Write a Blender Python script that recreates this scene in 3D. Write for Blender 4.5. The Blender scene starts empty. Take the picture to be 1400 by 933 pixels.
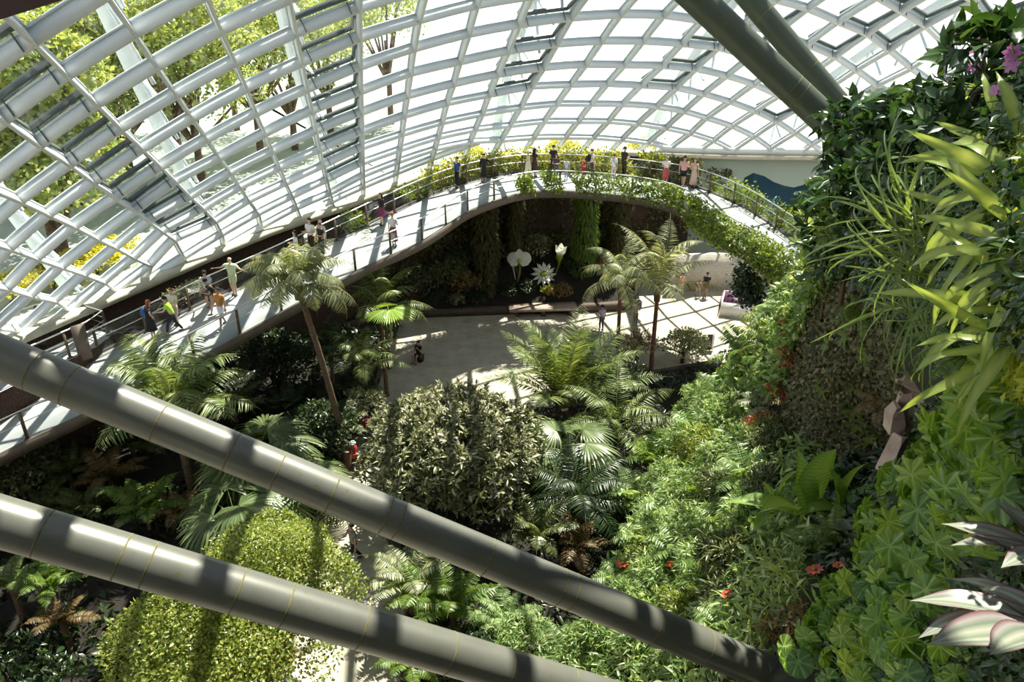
# glasshouse with an elevated walkway, planted cliff and steel struts
SKY, SUN, SAZ, SEL, EXPO = 1.0, 6.8, 24, 61, 1.0
NODES = {-1: {1: (49.7, 64.3), 2: (150, 0)}, 0: {0: (10.3, 170.9), 1: (95.1, 109.7), 2: (186.9, 52.3), 3: (285, 0)}, 1: {0: (57.4, 204.3), 1: (135.4, 148), 2: (216.9, 96.9), 3: (304.9, 48), 4: (398.3, 5.1)}, 2: {-1: (31.7, 279.7), 0: (98.6, 230), 1: (168.9, 181.1), 2: (244, 135.4), 3: (324.6, 90.9), 4: (406.9, 51.4), 5: (493.5, 17.1), 16: (1232, 20), 17: (1265.3, 39.9), 18: (1292, 66.6)}, 3: {-2: (17.1, 344), -1: (70.3, 298), 0: (131.1, 254), 1: (198, 208.6), 2: (266, 167.1), 3: (340, 126), 4: (415.4, 90.9), 5: (494.5, 57.1), 6: (575.4, 32.6), 7: (654.3, 12), 8: (728, 0), 14: (1104.4, 16.6), 15: (1145.5, 34.4), 16: (1185.4, 51), 17: (1215.4, 73.2), 18: (1245.4, 97.6)}, 4: {-3: (13.7, 398.9), -2: (54, 357.7), -1: (105.4, 314), 0: (161.1, 275.4), 1: (223, 232.5), 2: (285.7, 195.4), 3: (352.9, 159.4), 4: (422.3, 126.9), 5: (495.2, 96), 6: (568.6, 71.1), 7: (643.1, 51.4), 8: (711.4, 38.6), 9: (782.6, 29.1), 10: (849.4, 24.9), 11: (908.3, 25.7), 12: (960.6, 33.4), 13: (1018, 38.5), 14: (1062, 50), 15: (1103.3, 65.5), 16: (1142, 82), 17: (1170, 99.9), 18: (1198.7, 121)}, 5: {-3: (45.4, 408.3), -2: (87.4, 368.9), -1: (136.3, 330.3), 0: (187.7, 292.6), 1: (243.1, 252), 2: (302.8, 220.3), 3: (364.9, 186.9), 4: (429, 156), 5: (495.9, 129.4), 6: (563.8, 104.6), 7: (631.1, 89.1), 8: (696.9, 74.6), 9: (762.9, 64.8), 10: (823.7, 60.9), 11: (880.3, 60.9), 12: (933.1, 64.3), 13: (982.9, 69.7), 14: (1027, 82), 15: (1066, 94), 16: (1103, 110), 17: (1130, 127)}, 6: {-3: (78, 415), -2: (118.3, 379.1), -1: (161.1, 342.3), 0: (205.7, 306), 1: (262.9, 272.6), 2: (317.7, 240), 3: (375.2, 210.9), 4: (434.3, 183.4), 5: (496.6, 158), 6: (559.7, 135.4), 7: (622.6, 119.1), 8: (682.3, 106.3), 9: (744.9, 96.9), 10: (802.3, 92.6), 11: (854.6, 93.4), 12: (906.6, 94.3), 13: (952, 98.5), 14: (994, 108), 15: (1030.9, 119.5), 16: (1065, 135), 17: (1092.6, 152), 18: (1109.7, 168.6)}, 7: {-2: (144.9, 389.4), -1: (186, 356), 0: (224.6, 320), 1: (280.9, 288.9), 2: (330.6, 259.7), 3: (384.6, 233.1), 4: (439.4, 208.3), 5: (497.4, 183.3), 6: (555.5, 162), 7: (613.5, 145), 8: (671.1, 133.7), 9: (728.6, 122.5), 10: (781.7, 120), 11: (831.4, 119), 12: (877.7, 121), 13: (925.4, 124.3), 14: (962.3, 132.5), 15: (998.3, 143), 16: (1032.6, 155.7), 17: (1061.7, 169.4), 18: (1086.6, 185.7), 19: (1109.7, 201)}, 8: {-1: (208.3, 366.3), 0: (241, 331), 1: (297, 306), 2: (342.6, 277.7), 3: (393.2, 253.7), 4: (444.6, 229.7), 5: (497.8, 205), 6: (552.3, 187), 7: (607, 171), 8: (661.7, 159.4), 9: (714, 151), 10: (762.9, 146), 11: (809.5, 146), 12: (852, 146.3), 13: (898.6, 149.4), 14: (935.7, 156), 15: (966.6, 165.1), 16: (1000.9, 176), 17: (1030.9, 190), 18: (1053.1, 206.3)}, 9: {2: (355.4, 294.9), 3: (401.7, 271.7), 4: (448.9, 249.4), 5: (498, 225.7), 6: (549.2, 207.7), 7: (601.5, 191), 8: (652, 180.5), 9: (699.4, 175), 10: (745.7, 169.6), 11: (792, 169.4), 12: (833.1, 169.6), 13: (872.6, 172.9), 14: (910.9, 178.5), 15: (944.3, 185.7), 16: (976, 195.5), 17: (1002.6, 209)}, 10: {3: (407.7, 287.2), 4: (453.2, 267.4), 5: (498.5, 242.9), 6: (546.6, 224), 7: (597, 207), 8: (645, 197), 9: (687, 195), 10: (731.1, 191.5), 11: (774.9, 190.9), 12: (812.6, 191.5), 13: (851.1, 194.3), 14: (886.9, 198.5), 15: (917.7, 205.5)}, 11: {5: (499, 258.3), 6: (544.6, 239.4), 7: (593, 220)}}
import bpy, math, random
import numpy as np
from mathutils import Matrix, Vector, Euler
random.seed(7); RNG = np.random.default_rng(11)
PI = math.pi
C = bpy.context.scene.collection
S = bpy.context.scene
# ------------------------------------------------------------------ camera model
FPX, PIT, CAMH = 1011.0, math.radians(25.0), 18.5
CP, SP = math.cos(PIT), math.sin(PIT)
def ray(px, py):
    u = (px-700.0)/FPX; v = (466.5-py)/FPX
    return np.array([u, CP+v*SP, -SP+v*CP])
def atd(px, py, d):                    # point at camera depth d
    return np.array([0, 0, CAMH])+ray(px, py)*d
def atz(px, py, z):                    # point at height z
    r = ray(px, py); return np.array([0, 0, CAMH])+r*((z-CAMH)/r[2])
def aty(px, py, y):                    # point at distance y ahead
    r = ray(px, py); return np.array([0, 0, CAMH])+r*(y/r[1])
def proj(P):
    P = np.asarray(P, float)-np.array([0, 0, CAMH])
    d = P[..., 1]*CP-P[..., 2]*SP
    return np.stack([700+FPX*P[..., 0]/d, 466.5-FPX*(P[..., 1]*SP+P[..., 2]*CP)/d], -1)
cam = bpy.data.cameras.new('camera'); cam.sensor_width = 36; cam.lens = 36*FPX/1400; cam.clip_end = 600; cam.clip_start = .05
co = bpy.data.objects.new('camera', cam); C.objects.link(co); co.location = (0, 0, CAMH); co.rotation_euler = (PI/2-PIT, 0, 0); S.camera = co

# ------------------------------------------------------------------ tagging
def tag(o, label=None, cat=None, group=None, kind=None):
    if label: o['label'] = label
    if cat: o['category'] = cat
    if group: o['group'] = group
    if kind: o['kind'] = kind
    return o
def empty(name, loc=(0, 0, 0), rz=0, sc=1, label=None, cat=None, group=None, up=None):
    o = bpy.data.objects.new(name, None); C.objects.link(o); o.empty_display_size = .1
    o.location = [float(c) for c in loc]
    if up is not None:
        q = Vector((0, 0, 1)).rotation_difference(Vector([float(c) for c in up]).normalized())
        o.rotation_mode = 'QUATERNION'; o.rotation_quaternion = q @ Euler((0, 0, rz)).to_quaternion()
    else: o.rotation_euler = (0, 0, rz)
    o.scale = (sc, sc, sc)
    return tag(o, label, cat, group)
def part(name, mesh, parent=None, loc=None, rot=None, sc=None):
    o = bpy.data.objects.new(name, mesh); C.objects.link(o)
    if parent is not None: o.parent = parent
    if loc is not None: o.location = [float(c) for c in loc]
    if rot is not None: o.rotation_euler = rot
    if sc is not None: o.scale = sc if hasattr(sc, '__len__') else (sc, sc, sc)
    return o
ORD = ['first', 'second', 'third', 'fourth', 'fifth', 'sixth', 'seventh', 'eighth', 'ninth', 'tenth', 'eleventh', 'twelfth', 'thirteenth', 'fourteenth', 'fifteenth', 'sixteenth', 'seventeenth', 'eighteenth', 'nineteenth', 'twentieth',
 'twenty-first', 'twenty-second', 'twenty-third', 'twenty-fourth', 'twenty-fifth', 'twenty-sixth', 'twenty-seventh', 'twenty-eighth', 'twenty-ninth', 'thirtieth']
def ordinals(objs, desc, axis=0, where=''):
    """label a set of look-alikes by their order across (axis 0) or down (axis 1) the view"""
    key = [proj(np.array(o.location))[axis] for o in objs]
    n = len(objs)
    for k, i in enumerate(np.argsort(key)):
        if axis == 0: w = 'leftmost' if k == 0 else 'rightmost' if k == n-1 else ORD[k]+' from left'
        else: w = 'uppermost' if k == 0 else 'lowest' if k == n-1 else ORD[k]+' from top'
        objs[i]['label'] = f'{desc}, {w} {where}'.strip()

# ------------------------------------------------------------------ mesh builder
class MB:
    def __init__(s): s.V = []; s.F = []; s.A = []; s.M = []; s.n = 0
    def add(s, V, F, v=.5, m=0):
        V = np.asarray(V, float).reshape(-1, 3); F = np.asarray(F, int)
        s.V.append(V); s.F.append(F+s.n); s.n += len(V)
        s.A.append(np.full(len(V), v) if np.isscalar(v) else np.asarray(v, float)); s.M.append((len(F), m)); return s
    def mesh(s, name, mats, smooth=False):
        me = bpy.data.meshes.new(name)
        if not s.V: return me
        V = np.concatenate(s.V)
        loops = np.concatenate([f.ravel() for f in s.F]); tot = np.concatenate([np.full(f.shape[0], f.shape[1]) for f in s.F])
        me.vertices.add(len(V)); me.vertices.foreach_set('co', V.astype(np.float32).ravel())
        me.loops.add(len(loops)); me.loops.foreach_set('vertex_index', loops.astype(np.int32))
        me.polygons.add(len(tot)); st = np.concatenate([[0], np.cumsum(tot)[:-1]])
        me.polygons.foreach_set('loop_start', st.astype(np.int32)); me.polygons.foreach_set('loop_total', tot.astype(np.int32))
        if not isinstance(mats, (list, tuple)): mats = [mats]
        for m in mats: me.materials.append(m)
        if len(mats) > 1: me.polygons.foreach_set('material_index', np.concatenate([np.full(n, m) for n, m in s.M]).astype(np.int32))
        if smooth: me.polygons.foreach_set('use_smooth', np.ones(len(tot), bool))
        a = me.attributes.new('v', 'FLOAT', 'POINT'); a.data.foreach_set('value', np.concatenate(s.A).astype(np.float32))
        me.update(); me.validate(); return me
    def obj(s, name, mats, parent=None, smooth=False, **k): return part(name, s.mesh(name, mats, smooth), parent, **k)
BOXF = np.array([[0, 3, 2, 1], [4, 5, 6, 7], [0, 1, 5, 4], [1, 2, 6, 5], [2, 3, 7, 6], [3, 0, 4, 7]])
def box(mb, c, size, rz=0, v=.5, m=0, R=None):
    sx, sy, sz = [a/2 for a in size]
    V = np.array([[-sx, -sy, -sz], [sx, -sy, -sz], [sx, sy, -sz], [-sx, sy, -sz], [-sx, -sy, sz], [sx, -sy, sz], [sx, sy, sz], [-sx, sy, sz]])
    if R is None: R = np.array([[math.cos(rz), -math.sin(rz), 0], [math.sin(rz), math.cos(rz), 0], [0, 0, 1]])
    return mb.add(V@R.T+np.asarray(c, float), BOXF, v, m)
def norm(a): a = np.asarray(a, float); return a/np.maximum(np.linalg.norm(a, axis=-1, keepdims=True), 1e-9)
def sweep(mb, P, prof, up=(0, 0, 1), N=None, closed=True, caps=True, v=.5, m=0):
    """sweep a 2-D profile (side, up) along polyline P; N = up vector per point"""
    P = np.asarray(P, float); n = len(P); T = np.gradient(P, axis=0); T = norm(T)
    U = np.tile(np.asarray(up, float), (n, 1)) if N is None else np.asarray(N, float)
    X = norm(np.cross(T, U)); U = norm(np.cross(X, T)); prof = np.asarray(prof, float); k = len(prof)
    V = P[:, None, :]+prof[None, :, 0, None]*X[:, None, :]+prof[None, :, 1, None]*U[:, None, :]
    F = []
    kk = k if closed else k-1
    for i in range(n-1):
        for j in range(kk):
            a = i*k+j; b = i*k+(j+1) % k; F.append((a, b, b+k, a+k))
    mb.add(V.reshape(-1, 3), F, v, m)
    if caps and closed and k == 4: mb.add(np.concatenate([V[0], V[-1]]), [[0, 1, 2, 3], [7, 6, 5, 4]], v, m)
    return mb
def circ(r, k=8): return [(r*math.cos(2*PI*i/k), r*math.sin(2*PI*i/k)) for i in range(k)]
def rect(w, h, y0=0): return [(-w/2, y0), (w/2, y0), (w/2, y0+h), (-w/2, y0+h)]
def tube(mb, P, r, k=8, v=.5, m=0):
    """tapered tube with capped ends; r scalar or per point"""
    P = np.asarray(P, float); n = len(P); T = norm(np.gradient(P, axis=0)); r = np.full(n, r) if np.isscalar(r) else np.asarray(r, float)
    ref = np.array([0, 0, 1.]) if abs(T[0][2]) < .9 else np.array([1., 0, 0]); X = []; 
    for i in range(n):
        x = ref-T[i]*np.dot(ref, T[i]); x /= np.linalg.norm(x); X.append(x); ref = x
    X = np.array(X); Y = np.cross(T, X); a = np.arange(k)*2*PI/k
    V = P[:, None]+r[:, None, None]*(np.cos(a)[None, :, None]*X[:, None]+np.sin(a)[None, :, None]*Y[:, None])
    i = np.arange(n-1)[:, None]*k; j = np.arange(k)[None]; jn = (j+1) % k
    F = np.stack([i+j, i+jn, i+jn+k, i+j+k], -1).reshape(-1, 4)
    mb.add(V.reshape(-1, 3), F, v, m)
    mb.add(np.concatenate([V[0], P[:1]]), [[(q+1) % k, q, k] for q in range(k)], v, m); mb.add(np.concatenate([V[-1], P[-1:]]), [[q, (q+1) % k, k] for q in range(k)], v, m)
    return mb
def lathe(mb, prof, k=16, c=(0, 0, 0), v=.5, m=0, wob=0):
    prof = np.asarray(prof, float); a = np.arange(k)*2*PI/k; n = len(prof)
    R = prof[:, 0][:, None]*(1+wob*RNG.normal(size=(n, k)))
    V = np.stack([R*np.cos(a), R*np.sin(a), np.tile(prof[:, 1][:, None], (1, k))], -1).reshape(-1, 3)+np.asarray(c, float)
    i = np.arange(n-1)[:, None]*k; j = np.arange(k)[None]; jn = (j+1) % k
    return mb.add(V, np.stack([i+j, i+jn, i+jn+k, i+j+k], -1).reshape(-1, 4), v, m)
def blob(mb, c, r, seed=0, k=14, n=9, wob=.1, v=.5, m=0):
    """lumpy closed ellipsoid"""
    r = np.array([r]*3 if np.isscalar(r) else r, float); th = np.linspace(0, PI, n); a = np.arange(k)*2*PI/k
    D = np.stack([np.sin(th)[:, None]*np.cos(a), np.sin(th)[:, None]*np.sin(a), np.repeat(np.cos(th)[:, None], k, 1)], -1)
    g = np.random.default_rng(seed); w = np.zeros((n, k))
    for _ in range(5):
        q = g.normal(size=3)*2.2; w += np.sin(D@q+g.random()*6)*wob/2
    V = D*(1+w)[..., None]*r+np.asarray(c, float)
    i = np.arange(n-1)[:, None]*k; j = np.arange(k)[None]; jn = (j+1) % k
    return mb.add(V.reshape(-1, 3), np.stack([i+j, i+j+k, i+jn+k, i+jn], -1).reshape(-1, 4), v, m)

# ------------------------------------------------------------------ materials
def mat(name, col=(.5, .5, .5), rough=.5, metal=0, spec=.5, noise=None, scale=5, bump=0, emit=None, coat=0):
    m = bpy.data.materials.new(name); m.use_nodes = True; nt = m.node_tree; b = nt.nodes['Principled BSDF']
    b.inputs['Base Color'].default_value = (*col, 1); b.inputs['Roughness'].default_value = rough; b.inputs['Metallic'].default_value = metal
    b.inputs['Specular IOR Level'].default_value = spec
    if noise:
        tc = nt.nodes.new('ShaderNodeTexCoord'); nz = nt.nodes.new('ShaderNodeTexNoise'); nz.inputs['Scale'].default_value = scale; nz.inputs['Detail'].default_value = 6
        rp = nt.nodes.new('ShaderNodeValToRGB'); nt.links.new(tc.outputs['Object'], nz.inputs['Vector']); nt.links.new(nz.outputs['Fac'], rp.inputs['Fac'])
        e = rp.color_ramp.elements; e[0].position = .3; e[1].position = .7; e[0].color = (*noise, 1); e[1].color = (*col, 1)
        nt.links.new(rp.outputs['Color'], b.inputs['Base Color'])
        if bump:
            bp = nt.nodes.new('ShaderNodeBump'); bp.inputs['Strength'].default_value = bump; nt.links.new(nz.outputs['Fac'], bp.inputs['Height']); nt.links.new(bp.outputs['Normal'], b.inputs['Normal'])
    return m
def leafmat(name, cols, trans=.4, rough=.33, tcol=None, spec=.5):
    """leaf: principled front plus translucent light through it; colour varies leaf by leaf through attribute v"""
    m = bpy.data.materials.new(name); m.use_nodes = True; nt = m.node_tree; b = nt.nodes['Principled BSDF']; b.inputs['Roughness'].default_value = rough; b.inputs['Specular IOR Level'].default_value = spec
    at = nt.nodes.new('ShaderNodeAttribute'); at.attribute_name = 'v'; rp = nt.nodes.new('ShaderNodeValToRGB'); nt.links.new(at.outputs['Fac'], rp.inputs['Fac'])
    e = rp.color_ramp.elements
    while len(e) < len(cols): e.new(.5)
    for i, c in enumerate(cols): e[i].position = i/max(1, len(cols)-1); e[i].color = (*c, 1)
    nt.links.new(rp.outputs['Color'], b.inputs['Base Color'])
    t = nt.nodes.new('ShaderNodeBsdfTranslucent'); hs = nt.nodes.new('ShaderNodeMix'); hs.data_type = 'RGBA'; hs.blend_type = 'MULTIPLY'; hs.inputs['Factor'].default_value = 1
    nt.links.new(rp.outputs['Color'], hs.inputs['A']); hs.inputs['B'].default_value = (*(tcol or (1.6, 1.5, .7)), 1); nt.links.new(hs.outputs['Result'], t.inputs['Color'])
    mx = nt.nodes.new('ShaderNodeMixShader'); mx.inputs['Fac'].default_value = trans
    nt.links.new(b.outputs[0], mx.inputs[1]); nt.links.new(t.outputs[0], mx.inputs[2]); nt.links.new(mx.outputs[0], nt.nodes['Material Output'].inputs['Surface'])
    return m
def glassmat(name, tint=(.93, .97, .97), gl=.08):
    m = bpy.data.materials.new(name); m.use_nodes = True; nt = m.node_tree; nt.nodes.remove(nt.nodes['Principled BSDF'])
    t = nt.nodes.new('ShaderNodeBsdfTransparent'); t.inputs['Color'].default_value = (*tint, 1); g = nt.nodes.new('ShaderNodeBsdfGlossy'); g.inputs['Roughness'].default_value = .02
    lw = nt.nodes.new('ShaderNodeLayerWeight'); lw.inputs['Blend'].default_value = .5
    pw = nt.nodes.new('ShaderNodeMath'); pw.operation = 'POWER'; pw.inputs[1].default_value = 4; nt.links.new(lw.outputs['Facing'], pw.inputs[0])
    sc = nt.nodes.new('ShaderNodeMath'); sc.operation = 'MULTIPLY_ADD'; sc.inputs[1].default_value = .3; sc.inputs[2].default_value = gl; nt.links.new(pw.outputs[0], sc.inputs[0])
    mx = nt.nodes.new('ShaderNodeMixShader'); nt.links.new(sc.outputs[0], mx.inputs['Fac'])
    nt.links.new(t.outputs[0], mx.inputs[1]); nt.links.new(g.outputs[0], mx.inputs[2]); nt.links.new(mx.outputs[0], nt.nodes['Material Output'].inputs['Surface'])
    return m
M = {}
M['white'] = mat('white_paint', (.84, .86, .88), .45, noise=(.77, .8, .83), scale=.7)
M['arch'] = mat('arch_paint', (.8, .84, .88), .5)
M['vent'] = mat('vent_frame_grey', (.09, .11, .11), .4)
M['cream'] = mat('cream_trim', (.62, .58, .48), .6, noise=(.5, .47, .38), scale=2)
M['gravel'] = mat('brown_gravel', (.09, .05, .036), .95, noise=(.022, .012, .009), scale=14, bump=.6)
M['soil'] = mat('dark_soil', (.02, .014, .009), .95, noise=(.008, .006, .005), scale=6, bump=.5)
M['rock'] = mat('mossy_rock', (.035, .04, .018), .95, noise=(.012, .012, .008), scale=5, bump=.8)
M['deck'] = mat('deck_grey', (.47, .48, .5), .6, noise=(.38, .39, .41), scale=1.2)
M['fascia'] = mat('fascia_brown', (.16, .12, .1), .5, noise=(.11, .085, .07), scale=3)
M['bronze'] = mat('bronze_post', (.12, .085, .06), .45, metal=.3)
M['curb'] = mat('dark_curb', (.045, .035, .03), .6)
M['steel'] = mat('brushed_steel', (.75, .74, .72), .28, metal=1)
M['glass'] = glassmat('dome_glass', (.88, .95, .97), .02)
M['balu'] = glassmat('balustrade_glass', (.95, .97, .97), .03)
M['mural'] = mat('mural_sky', (.50, .56, .48), .7, noise=(.45, .53, .47), scale=.25)
M['hills'] = mat('mural_hills', (.012, .05, .09), .7, noise=(.02, .09, .12), scale=.5)
M['stone'] = mat('pink_stone', (.42, .32, .26), .7, noise=(.3, .22, .18), scale=3)
M['brown'] = mat('brown_stone', (.1, .065, .045), .75, noise=(.06, .04, .03), scale=4)
M['soffit'] = mat('dark_red_soffit', (.045, .012, .007), .6)
M['bark'] = mat('bark', (.19, .12, .075), .9, noise=(.08, .05, .03), scale=9, bump=.7)
M['barkred'] = mat('reddish_bark', (.22, .10, .055), .9, noise=(.09, .045, .03), scale=8, bump=.7)
M['stem'] = mat('green_stem', (.16, .2, .05), .7)
M['woody'] = mat('twig', (.09, .06, .04), .9)
M['rockgap'] = mat('pink_rock_and_light_gap', (.62, .47, .40), .8, noise=(.35, .24, .2), scale=2.5, bump=.6)  # colour of the hollow's rock and of its bright light gaps
M['purple'] = mat('purple_panel', (.075, .015, .07), .5)
M['whiterim'] = mat('white_rim', (.75, .72, .7), .6)
M['black'] = mat('black_panel', (.015, .013, .012), .4)
M['lawn'] = mat('outside_paving', (.58, .62, .6), .9, noise=(.38, .46, .38), scale=.12)
L = {}
L['olive'] = leafmat('leaf_olive', [(.03, .05, .015), (.09, .12, .035), (.22, .22, .09)], .3)
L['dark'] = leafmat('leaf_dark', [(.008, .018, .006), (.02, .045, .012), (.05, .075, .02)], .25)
L['palm'] = leafmat('leaf_palm', [(.06, .1, .03), (.16, .22, .07), (.4, .42, .18)], .35, .35)
L['palmgrey'] = leafmat('leaf_palm_grey', [(.09, .12, .06), (.24, .27, .15), (.52, .5, .33)], .35, .35)
L['fan'] = leafmat('leaf_fan', [(.04, .075, .025), (.13, .18, .07), (.36, .4, .22)], .35, .3)
L['fresh'] = leafmat('leaf_fresh', [(.12, .22, .02), (.25, .40, .04), (.45, .55, .1)], .5)
L['lime'] = leafmat('leaf_lime', [(.05, .085, .015), (.18, .24, .04), (.44, .45, .12)], .45)
L['varieg'] = leafmat('leaf_variegated', [(.03, .05, .016), (.16, .17, .07), (.55, .52, .36)], .25, .3, (1.3, 1.25, .8))
L['fern'] = leafmat('leaf_fern', [(.05, .10, .015), (.12, .2, .03), (.26, .34, .07)], .45)
L['rust'] = leafmat('leaf_rust', [(.09, .055, .02), (.19, .125, .05), (.34, .25, .12)], .4)
L['yellow'] = leafmat('leaf_yellow', [(.24, .26, .03), (.5, .48, .05), (.75, .66, .1)], .5)
L['begonia'] = leafmat('leaf_lobed', [(.08, .17, .03), (.2, .34, .07), (.4, .52, .16)], .45, .3)  # raised in place of ambient light on the near leaves
L['round'] = leafmat('leaf_round', [(.07, .16, .03), (.2, .35, .08), (.52, .62, .24)], .45, .28)  # brightened too: leaf colour makes up for weak ambient light
L['strap'] = leafmat('leaf_strap', [(.12, .2, .04), (.28, .38, .08), (.58, .58, .2)], .45, .28)  # tones lifted to stand for light missing on the near right
L['grass'] = leafmat('leaf_grass', [(.04, .08, .02), (.12, .19, .05), (.32, .38, .15)], .45, .3)
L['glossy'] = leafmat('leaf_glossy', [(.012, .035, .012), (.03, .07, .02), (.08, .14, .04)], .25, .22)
L['lacy'] = leafmat('leaf_lacy', [(.06, .12, .035), (.2, .31, .1), (.6, .66, .36)], .45)  # tones lightened to stand for strong sun and highlights on the slope
L['vine'] = leafmat('leaf_vine', [(.06, .11, .02), (.17, .25, .04), (.4, .44, .1)], .45)
L['yellowgreen'] = leafmat('leaf_yellow_green', [(.11, .15, .02), (.32, .35, .05), (.6, .56, .13)], .45)
L['moss'] = leafmat('leaf_moss', [(.16, .2, .02), (.32, .36, .03), (.5, .5, .08)], .35, .8)
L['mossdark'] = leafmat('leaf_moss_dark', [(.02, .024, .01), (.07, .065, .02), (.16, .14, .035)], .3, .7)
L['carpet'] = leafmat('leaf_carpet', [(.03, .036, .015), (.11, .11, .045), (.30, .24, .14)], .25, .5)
L['redleaf'] = leafmat('leaf_red', [(.16, .02, .01), (.4, .07, .02), (.5, .2, .05)], .4)
L['outside'] = leafmat('leaf_outside', [(.16, .22, .09), (.33, .4, .14), (.58, .58, .22)], .45)  # paled to imitate haze through the glass
L['white'] = leafmat('petal_white', [(.7, .72, .62), (.82, .83, .76), (.9, .9, .85)], .3, .5, (1, 1, .95))
L['red'] = leafmat('petal_red', [(.5, .03, .02), (.65, .06, .03), (.7, .15, .08)], .3, .4, (1, 1, 1))
L['pinkp'] = leafmat('petal_pink', [(.4, .1, .4), (.55, .2, .5), (.7, .35, .6)], .3, .4, (1, 1, 1))
def silvermat():
    """silver leaf with purple edges: stripes follow the leaf's width (attribute v runs across the blade)"""
    return leafmat('leaf_silver_striped', [(.13, .04, .06), (.30, .27, .26), (.14, .18, .13), (.36, .36, .3), (.16, .2, .14), (.34, .34, .28), (.14, .18, .13), (.30, .27, .26), (.13, .04, .06)], .15, .3, (1, .9, .9))
L['silver'] = silvermat()
def steelpipe(name, base, dirt):
    m = mat(name, base, .38, noise=None); nt = m.node_tree; b = nt.nodes['Principled BSDF']
    tc = nt.nodes.new('ShaderNodeTexCoord')
    n1 = nt.nodes.new('ShaderNodeTexNoise'); n1.inputs['Scale'].default_value = 2.2; n1.inputs['Detail'].default_value = 8
    n2 = nt.nodes.new('ShaderNodeTexNoise'); n2.inputs['Scale'].default_value = 9; n2.inputs['Detail'].default_value = 4
    r1 = nt.nodes.new('ShaderNodeValToRGB'); r1.color_ramp.elements[0].position = .35; r1.color_ramp.elements[1].position = .75; r1.color_ramp.elements[0].color = (*base, 1); r1.color_ramp.elements[1].color = (*[c*.8 for c in base], 1)
    r2 = nt.nodes.new('ShaderNodeValToRGB'); r2.color_ramp.elements[0].position = .66; r2.color_ramp.elements[1].position = .78
    mx = nt.nodes.new('ShaderNodeMix'); mx.data_type = 'RGBA'; mx.inputs['B'].default_value = (*dirt, 1)
    nt.links.new(tc.outputs['Object'], n1.inputs['Vector']); nt.links.new(tc.outputs['Object'], n2.inputs['Vector']); nt.links.new(n1.outputs['Fac'], r1.inputs['Fac']); nt.links.new(n2.outputs['Fac'], r2.inputs['Fac'])
    nt.links.new(r1.outputs['Color'], mx.inputs['A']); nt.links.new(r2.outputs['Color'], mx.inputs['Factor']); nt.links.new(mx.outputs['Result'], b.inputs['Base Color'])
    return m
M['pipe'] = steelpipe('strut_paint_grey', (.165, .165, .145), (.14, .12, .025)); M['pipe'].node_tree.nodes['Principled BSDF'].inputs['Metallic'].default_value = .2; M['pipe'].node_tree.nodes['Principled BSDF'].inputs['Roughness'].default_value = .36
M['pipeg'] = steelpipe('strut_paint_green', (.085, .105, .075), (.09, .08, .03))
M['seam'] = mat('mossy_weld', (.2, .17, .05), .8, noise=(.1, .09, .04), scale=20)
def floormat():
    m = mat('plaza_concrete', (.62, .59, .53), .75); nt = m.node_tree; b = nt.nodes['Principled BSDF']; tc = nt.nodes.new('ShaderNodeTexCoord')
    nz = nt.nodes.new('ShaderNodeTexNoise'); nz.inputs['Scale'].default_value = 1.3; nz.inputs['Detail'].default_value = 9; nz.inputs['Roughness'].default_value = .7
    rp = nt.nodes.new('ShaderNodeValToRGB'); rp.color_ramp.elements[0].color = (.33, .29, .225, 1); rp.color_ramp.elements[1].color = (.55, .5, .41, 1); rp.color_ramp.elements[0].position = .3; rp.color_ramp.elements[1].position = .7
    nt.links.new(tc.outputs['Object'], nz.inputs['Vector']); nt.links.new(nz.outputs['Fac'], rp.inputs['Fac']); nt.links.new(rp.outputs['Color'], b.inputs['Base Color']); return m
M['floor'] = floormat()
def brickmat():
    m = mat('white_brick', (.7, .66, .6), .8); nt = m.node_tree; b = nt.nodes['Principled BSDF']; tc = nt.nodes.new('ShaderNodeTexCoord'); br = nt.nodes.new('ShaderNodeTexBrick')
    br.inputs['Color1'].default_value = (.66, .62, .55, 1); br.inputs['Color2'].default_value = (.55, .5, .43, 1); br.inputs['Mortar'].default_value = (.38, .34, .3, 1); br.inputs['Scale'].default_value = 2.2
    mp = nt.nodes.new('ShaderNodeMapping'); mp.inputs['Rotation'].default_value = (PI/2, 0, 0); nt.links.new(tc.outputs['Object'], mp.inputs['Vector']); nt.links.new(mp.outputs['Vector'], br.inputs['Vector']); nt.links.new(br.outputs['Color'], b.inputs['Base Color']); return m
M['brick'] = brickmat()
def resample(P, n):
    P = np.asarray(P); s = np.concatenate([[0], np.cumsum(np.linalg.norm(np.diff(P, axis=0), axis=1))]); t = np.linspace(0, s[-1], n)
    return np.stack([np.interp(t, s, P[:, k]) for k in range(P.shape[1])], -1)
def smooth(P, it=2):
    P = P.copy()
    for _ in range(it): P[1:-1] = (P[:-2]+2*P[1:-1]+P[2:])/4
    return P

# ------------------------------------------------------------------ light
w = bpy.data.worlds.new('sky'); S.world = w; w.use_nodes = True; nt = w.node_tree; bg = nt.nodes['Background']
tc = nt.nodes.new('ShaderNodeTexCoord'); sx = nt.nodes.new('ShaderNodeSeparateXYZ'); rp = nt.nodes.new('ShaderNodeValToRGB')
ma = nt.nodes.new('ShaderNodeMath'); ma.operation = 'MULTIPLY_ADD'; ma.inputs[1].default_value = .5; ma.inputs[2].default_value = .5
nt.links.new(tc.outputs['Generated'], sx.inputs['Vector']); nt.links.new(sx.outputs['Z'], ma.inputs[0]); nt.links.new(ma.outputs[0], rp.inputs['Fac']); nt.links.new(rp.outputs['Color'], bg.inputs['Color'])
e = rp.color_ramp.elements; e[0].position = .40; e[0].color = (.12, .14, .11, 1); e[1].position = .70; e[1].color = (.19, .215, .26, 1)
q = e.new(.455); q.color = (.95, .97, 1, 1); q = e.new(.53); q.color = (1, 1, 1, 1)
bg.inputs['Strength'].default_value = SKY
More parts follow.
